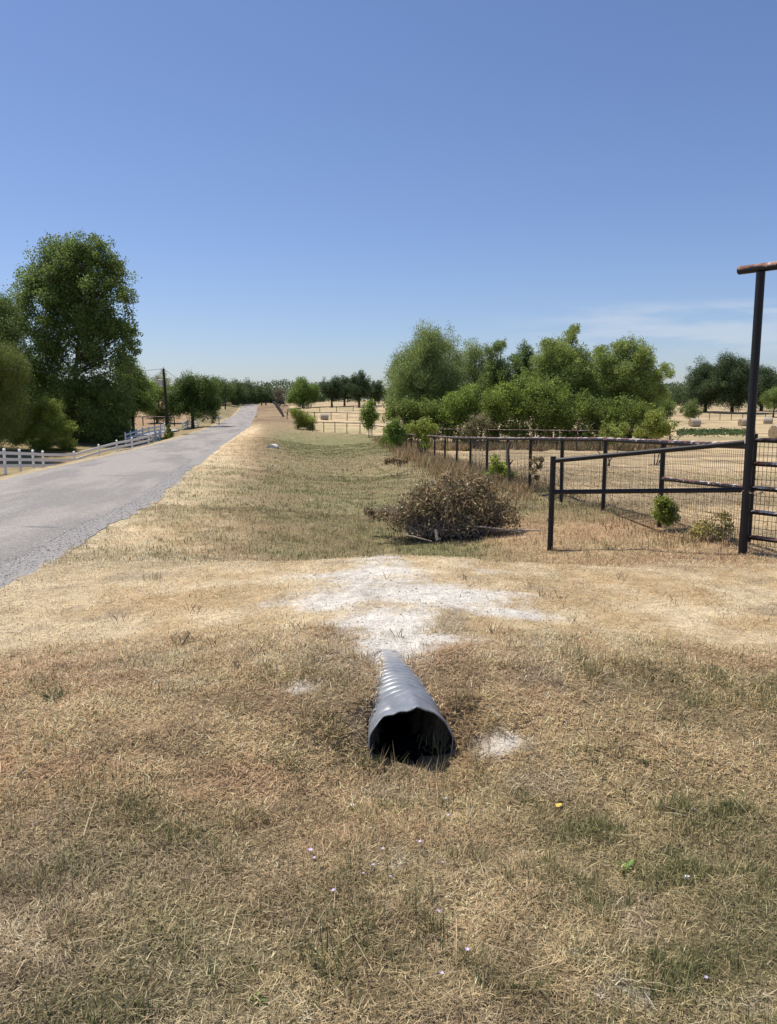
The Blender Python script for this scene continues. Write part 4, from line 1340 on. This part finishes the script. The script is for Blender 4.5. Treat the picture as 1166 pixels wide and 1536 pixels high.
# grey driveway behind the white fence
dv = []
for px, Y in ((150, 88), (190, 92), (225, 97), (255, 101), (268, 104)):
    for dY in (0, 5.5):
        q = gx(px, Y + dY)
        dv.append((q.x, q.y, q.z + .16))
me = bpy.data.meshes.new('driveway')
me.from_pydata(dv, [], [(i * 2, i * 2 + 2, i * 2 + 3, i * 2 + 1) for i in range(4)])
M['drivegrey'] = noise_mat('gravel_drive', (.27, .27, .27), (.4, .39, .37), 2, .95, .3, 20)
tag(link_mesh('driveway', me, M['drivegrey']), 'pale grey driveway behind the white fences', 'driveway', kind='structure')

# ------------------------------------------------------------------ utility poles and line
GU = 'utility poles left of the road'


def utility_pole(px, Y, top, label, lean=0, detail=True, r=.15):
    b = gx(px, Y)
    t = P(px - lean, top, Y)
    root = thing('utility_pole', b, label, 'utility pole', GU)
    MB().tube([b - Vector((0, 0, .4)), b.lerp(t, .5), t], [r * 1.15, r, r * .72], 10).build('pole', M['creosote'], root)
    if detail:
        q = b.lerp(t, .80)
        mb = MB()
        mb.tube([q + Vector((-.42, -.1, -.42)), q + Vector((-.42, -.1, -.36)), q + Vector((-.42, -.1, .30)), q + Vector((-.42, -.1, .34))], [.2, .24, .24, .17], 14)
        mb.tube([q + Vector((-.42, -.1, .34)), q + Vector((-.42, -.1, .52))], [.04, .03], 8)
        tr = mb.build('transformer', M['tin'], root)
        MB().bar(q + Vector((-.3, -.05, .1)), q + Vector((0, 0, .1)), .06, .1).build('bracket', M['tin'], tr, smooth=False)
        MB().tube([t, t + Vector((0, 0, .1)), t + Vector((0, 0, .16))], [.035, .06, .03], 8).build('insulator', M['tin'], root)
    else:
        MB().bar(t + Vector((-.7, 0, -.3)), t + Vector((.7, 0, -.3)), .1, .12).build('crossarm', M['creosote'], root, smooth=False)
    return t


t1 = utility_pole(253.5, 80, 553, 'nearer dark utility pole with a grey transformer beside the white fence', lean=8)
t2 = utility_pole(338, 217, 578, 'farther thin utility pole at the foot of the tree line', lean=0, detail=False, r=.17)
mb = MB()
t0 = Vector((-26, 20, t1.z - .3))
for a, b2, sg in ((t0, t1, 1.2), (t1, t2, 2.2)):
    mb.tube([a.lerp(b2, s / 14) - Vector((0, 0, sg * 4 * (s / 14) * (1 - s / 14))) for s in range(15)], .02, 4, cap=False)
tag(mb.build('power_line', M['wire'], origin=tuple(t1)), 'thin overhead wire strung from the nearer utility pole', 'power line')
tree('pole_vine', gx(254, 79.3), px_lobes([(253, 645, 4), (256, 652, 5), (252, 655, 5), (254, 638, 3)], 79.3, .25), 'green vine at the foot of the nearer utility pole', 'plant', LT, LT2, leaf=.13, dens=320, stems=2, trunk_r=.02, parts=('stem', 'foliage'))

# ------------------------------------------------------------------ shed
sb = gx(222, 150)
z0 = P(222, 614, 150).z - .6
shed = thing('shed', (sb.x, 150, z0), 'small grey shed with a pale sloping roof under the yellow green tree', 'shed')
A, B = P(213, 606, 150), P(231, 606, 150)
wd = B.x - A.x
cx = (A.x + B.x) / 2
hw_ = A.z - z0
mb = MB()
ba = [(cx - wd / 2, 149, z0), (cx + wd / 2, 149, z0), (cx + wd / 2, 152.4, z0), (cx - wd / 2, 152.4, z0)]
tp2 = [(cx - wd / 2, 149, z0 + hw_ + .25), (cx + wd / 2, 149, z0 + hw_), (cx + wd / 2, 152.4, z0 + hw_), (cx - wd / 2, 152.4, z0 + hw_ + .25)]
mb.v += [Vector(q) for q in ba + tp2]
for q in ((0, 1, 5, 4), (1, 2, 6, 5), (2, 3, 7, 6), (3, 0, 4, 7), (4, 5, 6, 7)):
    mb.f.append(q); mb.mi.append(0)
mb.build('wall', M['shedwall'], shed, smooth=False)
mb = MB()
ro = [(cx - wd / 2 - .25, 148.6, z0 + hw_ + .31), (cx + wd / 2 + .25, 148.6, z0 + hw_ + .03), (cx + wd / 2 + .25, 152.8, z0 + hw_ + .03), (cx - wd / 2 - .25, 152.8, z0 + hw_ + .31)]
mb.v += [Vector(q) for q in ro] + [Vector(q) + Vector((0, 0, .12)) for q in ro]
for q in ((3, 2, 1, 0), (4, 5, 6, 7), (0, 1, 5, 4), (1, 2, 6, 5), (2, 3, 7, 6), (3, 0, 4, 7)):
    mb.f.append(q); mb.mi.append(0)
mb.build('roof', M['roof'], shed, smooth=False)
MB().box((cx + wd * .2, 148.97, z0 + .95), (.85, .05, 1.9)).build('door', M['creosote'], shed, smooth=False)

# ------------------------------------------------------------------ hay bales
m, nt, b, out = new_mat('hay_end')
tc = nd(nt, 'ShaderNodeTexCoord')
w = nd(nt, 'ShaderNodeTexWave', wave_type='RINGS', rings_direction='X')
set_in(w, Scale=4.5, Distortion=4.0, Detail=3.0)
nt.links.new(tc.outputs['Object'], w.inputs['Vector'])
r = ramp(nt, [(.2, (.20, .15, .09)), (.8, (.34, .26, .16))])
nt.links.new(w.outputs['Fac'], r.inputs['Fac']); nt.links.new(r.outputs['Color'], b.inputs['Base Color']); set_in(b, Roughness=.95)
M['hayend'] = m
M['hayside'] = noise_mat('net_wrapped_hay', (.30, .25, .19), (.48, .42, .35), 5, .9, .4, 30, stretch=(4, 1, 1))


def make_bale():
    mb = MB()
    n, L, r = 28, 1.5, .72
    prof = [(-L / 2, 0), (-L / 2 - .0, r * .5), (-L / 2, r * .9), (-L / 2 + .07, r), (-L / 4, r * 1.01), (0, r), (L / 4, r * 1.015), (L / 2 - .07, r), (L / 2, r * .9), (L / 2, r * .5), (L / 2, 0)]
    for x, q in prof:
        for k in range(n):
            t = 2 * math.pi * k / n
            zz = q * math.sin(t)
            zz = max(zz, -.62)
            mb.v.append(Vector((x + rnd.uniform(-.012, .012), q * math.cos(t) * 1.02 + rnd.uniform(-.008, .008), zz + .62)))
    for i in range(len(prof) - 1):
        for k in range(n):
            k2 = (k + 1) % n
            mb.f.append((i * n + k, i * n + k2, (i + 1) * n + k2, (i + 1) * n + k))
            mb.mi.append(1 if (i < 2 or i >= len(prof) - 3) else 0)
    return mb.build('hay_bale', [M['hayside'], M['hayend']], None, origin=(0, 0, 0))


bale = make_bale()
for i, (px, Y, rz_, lab) in enumerate([(487, 152, .15, 'lone round hay bale behind the far left stretch of pipe fence'),
                                       (1042, 126, .12, 'round hay bale above the green weed patch'),
                                       (1116, 132, .2, 'round hay bale half hidden behind the tall gate post'),
                                       (1152, 142, -.5, 'farthest round hay bale turned end on at the right edge'),
                                       (1171, 80, .22, 'largest nearest round hay bale at the right edge')]):
    o = bale if i == 0 else bale.copy()
    if i:
        COL.objects.link(o)
    q = gx(px, Y)
    o.location = (q.x, q.y, q.z - .03)
    o.rotation_euler = (0, 0, rz_)
    k_ = 1.2 if i == 4 else 1.0
    o.scale = (k_, k_, k_ + .03 * ((i * 7) % 3 - 1))
    tag(o, lab, 'hay bale', 'round bales in the hay field')

# ------------------------------------------------------------------ small roadside things
b0 = gx(427, 165)
tpz = P(412, 603, 172)
lp = thing('leaning_post', b0, 'thick black post leaning left over the far verge', 'post')
MB().tube([b0 - Vector((0, 0, .3)), b0.lerp(tpz, .35), b0.lerp(tpz, .7), tpz], [.16, .34, .38, .28], 8).build('pole', M['darkpost'], lp)
MB().tube([b0.lerp(tpz, .9) + Vector((-.2, 0, -.1)), tpz + Vector((-.45, 0, .1))], [.2, .14], 7).build('broken_top', M['darkpost'], lp)
for px, top, lab in ((392.8, 600.5, 'left one of two short dark posts at the road crest'), (399, 602, 'right one of two short dark posts at the road crest')):
    q = gx(px, 268)
    hh = 1.25
    o = MB().tube([q - Vector((0, 0, .2)), q + Vector((0, 0, hh * .9)), q + Vector((0, 0, hh))], [.26, .25, .15], 10).build('short_post', M['brownpost'], None, origin=tuple(q))
    tag(o, lab, 'post', 'short dark posts at the road crest')
q = gx(329, 116)
mbx = thing('mailbox', q, 'pale mailbox on a thin post by the left road edge', 'mailbox')
MB().box(q + Vector((0, 0, .5)), (.1, .1, 1.05)).build('post', M['twig'], mbx, smooth=False)
mb = MB()
n = 10
for yy in (-.3, .3):
    for k in range(n + 1):
        t = math.pi * k / n
        mb.v.append(q + Vector((math.cos(t) * .3, yy, 1.12 + math.sin(t) * .22)))
    mb.v.append(q + Vector((-.3, yy, .98))); mb.v.append(q + Vector((.3, yy, .98)))
K = n + 3
for k in range(K):
    k2 = (k + 1) % K
    mb.f.append((k, k2, K + k2, K + k)); mb.mi.append(0)
mb.f.append(tuple(range(K))[::-1]); mb.f.append(tuple(range(K, 2 * K))); mb.mi += [0, 0]
mb.build('box', M['tin'], mbx, smooth=False)
# low concrete culvert end in the green part of the ditch
q = G(408, 672)
mb = MB()
n = 10
for yy, s in ((-.1, 1.0), (.45, .9)):
    for k in range(n + 1):
        t = math.pi * k / n
        mb.v.append(q + Vector((math.cos(t) * .40 * s, yy * 3, -.05 + math.sin(t) * .30 * s)))
for k in range(n):
    mb.f.append((k, k + 1, n + 2 + k, n + 1 + k)); mb.mi.append(0)
mb.f.append(tuple(range(n + 1))[::-1]); mb.mi.append(0)
mb.f.append(tuple(range(n + 1, 2 * n + 2))); mb.mi.append(0)
tag(mb.build('concrete_block', M['concrete'], None, origin=tuple(q)), 'pale low concrete block sunk in the green ditch beside the road', 'concrete block')
# old stick against the fence, fallen stick by the gate
q = gx(761, 19.6)
mb = MB()
limb(mb, q - Vector((0, 0, .1)), P(764, 664, 19.8), .05, .035, 0, 6, 7)
limb(mb, P(762, 700, 19.7), P(770, 690, 19.7), .03, .012, 0, 3, 5)
tag(mb.build('old_stick', M['bark'], None, origin=tuple(q)), 'rough dark dead trunk standing against the fence behind the brush pile', 'dead trunk')
q = gx(1040, 9.1)
mb = MB()
limb(mb, q + Vector((0, 0, .02)), gx(1085, 9.15) + Vector((0, 0, .02)), .016, .006, 0, 5, 6)
tag(mb.build('fallen_stick', M['twig'], None, origin=tuple(q)), 'bare fallen stick on the grass left of the tall gate post', 'stick')

# ------------------------------------------------------------------ foreground plants and small finds
GFl = 'tiny lilac flowers in the foreground grass'
proto = None
for i, (px, py) in enumerate([(466, 1281), (474, 1287), (503, 1336), (546, 1312), (562, 1304), (585, 1318), (576, 1273), (633, 1265), (663, 1298), (672, 1225), (654, 1371), (700, 1430), (1058, 1468), (664, 1464), (1040, 1215)]):
    q = G(px, py + 8)
    if proto is None:
        root = thing('lilac_flower', q, 'x', 'flower', GFl)
        MB().tube([q - Vector((0, 0, .01)), q + Vector((.003, 0, .02)), q + Vector((0, .0, .04))], .0012, 5).build('stem', M['stalk'], root)
        mb = MB()
        for k in range(7):
            t = 2 * math.pi * k / 7
            c0 = q + Vector((0, 0, .041))
            d = Vector((math.cos(t), math.sin(t), .35)).normalized()
            sd = Vector((-math.sin(t), math.cos(t), 0))
            b_ = len(mb.v)
            mb.v += [c0, c0 + d * .006 + sd * .0032, c0 + d * .0125, c0 + d * .006 - sd * .0032]
            mb.f.append((b_, b_ + 1, b_ + 2, b_ + 3)); mb.mi.append(0)
        mb.build('petals', M['petal'], root, smooth=False)
        proto = root
    else:
        root = proto.copy()
        COL.objects.link(root)
        root.location = q
        for ch in list(proto.children):
            c = ch.copy()
            c.parent = root
            COL.objects.link(c)
        root.rotation_euler = (rnd.uniform(-.3, .3), rnd.uniform(-.3, .3), rnd.uniform(0, 6))
        s = rnd.uniform(.6, .9)
        root.scale = (s, s, s)
    root['label'] = 'tiny pale lilac flower on a thin stalk in the foreground grass'


def weed(px, py, label, c1, c2, n, L, W, up, name='leafy_weed'):
    q = G(px, py)
    root = thing(name, q, label, 'weed')
    az = np.linspace(0, 6.28, n, endpoint=False) + rng.normal(0, .25, n)
    pos = np.repeat(np.array(q)[None], n, 0) + np.stack([np.cos(az) * .006, np.sin(az) * .006, np.full(n, .0)], 1)
    ln = L * rng.uniform(.7, 1.2, n)
    lean = rng.uniform(up, up + .4, n)
    cols = leaf_colors(n, c1, c2, .15)
    d = np.stack([np.cos(az), np.sin(az)], 1); s = np.stack([-np.sin(az), np.cos(az), np.zeros(n)], 1)
    prof = [(0, .12), (.3, .75), (.55, 1.0), (.8, .7), (1.0, .05)]
    Vs = []
    cur = pos.copy()
    lt = 0
    for t, wv in prof:
        le = lean + .5 * t
        cur = cur + np.concatenate([d * np.sin(le)[:, None], np.cos(le)[:, None]], 1) * ln[:, None] * (t - lt)
        lt = t
        Vs.append(cur - s * W * wv / 2); Vs.append(cur + np.array((0, 0, -.12 * W)) * wv); Vs.append(cur + s * W * wv / 2)
    Vs = np.stack(Vs, 1)
    fq = []
    for i in range(4):
        for j in (0, 1):
            a = i * 3 + j
            fq.append((a, a + 1, a + 4, a + 3))
    f = (np.array(fq)[None] + np.arange(n)[:, None, None] * 15).reshape(-1, 4)
    link_mesh('leaves', np_mesh('leaves', Vs.reshape(-1, 3), [f], np.repeat(cols, 15, 0)), M['leaf'], root, smooth=True)
    MB().tube([q - Vector((0, 0, .02)), q + Vector((0, 0, .012))], [.004, .003], 6).build('stem', M['stalk'], root)


weed(936, 1306, 'bright green broad leaved seedling in the right foreground grass', (.20, .36, .06), (.26, .42, .09), 5, .05, .019, .5)
weed(385, 1500, 'small green seedling at the bottom left of the grass', (.14, .26, .06), (.2, .3, .08), 4, .03, .012, .6)
weed(655, 1385, 'grey green rosette weed below the lilac flowers', (.10, .16, .07), (.15, .2, .1), 8, .04, .012, .9)
weed(965, 1140, 'dark green rosette weed right of the culvert', (.04, .08, .025), (.07, .11, .03), 9, .05, .016, .9)
weed(80, 1050, 'dark green grassy rosette in the left dry grass', (.04, .08, .025), (.07, .12, .03), 12, .09, .012, .7)
q = G(838, 1216)
mb = MB()
for i, (dx, dy, dz) in enumerate(((-.014, -.008, .02), (0, -.014, .024), (.015, -.004, .03), (.012, .012, .028), (0, .018, .022), (-.014, .01, .026), (0, 0, .03))):
    mb.v.append(q + Vector((dx, dy, dz)))
for i in range(6):
    mb.f.append((i, (i + 1) % 6, 6)); mb.mi.append(0)
tag(mb.build('fallen_leaf', M['yleaf'], None, smooth=False, origin=tuple(q)), 'single yellow fallen leaf on the grass right of the culvert', 'leaf')
for i, (px, py, lab) in enumerate(((529, 1213, 'flat pale stone chip in the grass below the culvert'), (1030, 1322, 'small white stone chip right of the bright green seedling'), (668, 1203, 'tiny pale stone chip right of the grass below the culvert'))):
    q = G(px, py)
    mb = MB()
    b_ = 0
    for k in range(8):
        t = 2 * math.pi * k / 8
        mb.v.append(q + Vector((math.cos(t) * .017 * rnd.uniform(.6, 1.2), math.sin(t) * .012 * rnd.uniform(.7, 1.1), .012)))
    for k in range(8):
        mb.v.append(Vector(mb.v[k]) * .0 + q + (Vector(mb.v[k]) - q) * .75 + Vector((0, 0, .012)))
    for k in range(8):
        mb.f.append((k, (k + 1) % 8, 8 + (k + 1) % 8, 8 + k)); mb.mi.append(0)
    mb.f.append(tuple(range(8, 16))); mb.mi.append(0)
    tag(mb.build('stone_chip', M['concrete'], None, smooth=False, origin=tuple(q)), lab, 'stone')

# dead dark stalks on the drive
mb = MB()
spots = [(285, 915), (292, 920), (440, 940), (450, 945), (262, 960), (275, 965), (290, 962), (320, 970), (845, 900), (815, 895), (580, 868), (700, 870), (1010, 905), (350, 1005), (795, 880), (930, 870), (640, 835), (180, 930), (390, 985), (740, 950), (860, 935), (600, 955)]
for px, py in spots:
    q = G(px, py)
    for _ in range(rnd.randint(3, 6)):
        a = rnd.uniform(0, 6.28)
        o = Vector((rnd.uniform(-.04, .04), rnd.uniform(-.04, .04), 0))
        l = rnd.uniform(.03, .09)
        e = Vector((math.cos(a) * l * .7, math.sin(a) * l * .7, l))
        mb.tube([q + o, q + o + e * .5 + Vector((0, 0, .004)), q + o + e], [.0024, .002, .001], 4)
        if rnd.random() < .5:
            mb.tube([q + o + e * .5, q + o + e * .5 + Vector((-e.y, e.x, l * .6)) * .5], [.0016, .001], 4)
tag(mb.build('dead_stalks', M['darkstalk'], None), 'short dark dead stalks sticking up from the dry drive', 'stalks', kind='stuff')

# ------------------------------------------------------------------ sky and sun
SUN_EL, SUN_AZ = R(66), R(-62)          # ahead and to the left
w = bpy.data.worlds.new("World")
scene.world = w
w.use_nodes = True
nt = w.node_tree
bg = nt.nodes['Background']
sky = nd(nt, 'ShaderNodeTexSky', sky_type='NISHITA')
sky.sun_disc = False
sky.sun_elevation = SUN_EL
sky.sun_rotation = SUN_AZ
sky.altitude = 200
sky.air_density = 1.0
sky.dust_density = .6
sky.ozone_density = 2.2
hs = nd(nt, 'ShaderNodeVectorMath', operation='MULTIPLY')
hs.inputs[1].default_value = (1.05, 1.09, 1.32)
nt.links.new(sky.outputs['Color'], hs.inputs[0])
# thin cirrus low on the right
tc = nd(nt, 'ShaderNodeTexCoord')
sp = nd(nt, 'ShaderNodeSeparateXYZ')
nt.links.new(tc.outputs['Generated'], sp.inputs['Vector'])


def math_n(op, a, b2=None):
    x = nd(nt, 'ShaderNodeMath', operation=op)
    for i, v in enumerate((a, b2)):
        if v is None: continue
        if isinstance(v, (int, float)): x.inputs[i].default_value = v
        else: nt.links.new(v, x.inputs[i])
    return x.outputs[0]


def mapr(v, a, b2, c, d):
    x = nd(nt, 'ShaderNodeMapRange', interpolation_type='SMOOTHSTEP')
    for nm, q in (('From Min', a), ('From Max', b2), ('To Min', c), ('To Max', d)):
        x.inputs[nm].default_value = q
    nt.links.new(v, x.inputs['Value'])
    return x.outputs['Result']


az = math_n('ARCTAN2', sp.outputs['X'], sp.outputs['Y'])
el = sp.outputs['Z']
cv = nd(nt, 'ShaderNodeCombineXYZ')
nt.links.new(math_n('MULTIPLY', az, 5.0), cv.inputs['X'])
nt.links.new(math_n('MULTIPLY', el, 34.0), cv.inputs['Y'])
cn = nd(nt, 'ShaderNodeTexNoise')
set_in(cn, Scale=1.6, Detail=5.0, Roughness=.5)
nt.links.new(cv.outputs['Vector'], cn.inputs['Vector'])
cm = mapr(cn.outputs['Fac'], .38, .64, 0, .42)
cm = math_n('MULTIPLY', cm, mapr(el, .045, .075, 0, 1))
cm = math_n('MULTIPLY', cm, mapr(el, .105, .125, 1, 0))
cm = math_n('MULTIPLY', cm, mapr(az, .1, .3, 0, 1))
mx = nd(nt, 'ShaderNodeMix', data_type='RGBA')
nt.links.new(cm, mx.inputs['Factor'])
nt.links.new(hs.outputs['Vector'], mx.inputs['A'])
mx.inputs['B'].default_value = (7.5, 8.0, 8.7, 1)
nt.links.new(mx.outputs['Result'], bg.inputs['Color'])
bg.inputs['Strength'].default_value = .084

sd = bpy.data.lights.new('sun', 'SUN')
sd.energy = 5.0
sd.angle = R(.53)
sd.color = (1.0, .93, .82)
so = bpy.data.objects.new('sun', sd)
COL.objects.link(so)
dirv = Vector((math.sin(SUN_AZ) * math.cos(SUN_EL), math.cos(SUN_AZ) * math.cos(SUN_EL), math.sin(SUN_EL)))
so.rotation_euler = dirv.to_track_quat('Z', 'Y').to_euler()
so.location = (0, 0, 40)

vs = scene.view_settings
vs.view_transform = 'Standard'
vs.look = 'None'
vs.exposure = .15
vs.gamma = 1
vs.use_curve_mapping = False
scene.cycles.max_bounces = 6
scene.cycles.transparent_max_bounces = 4
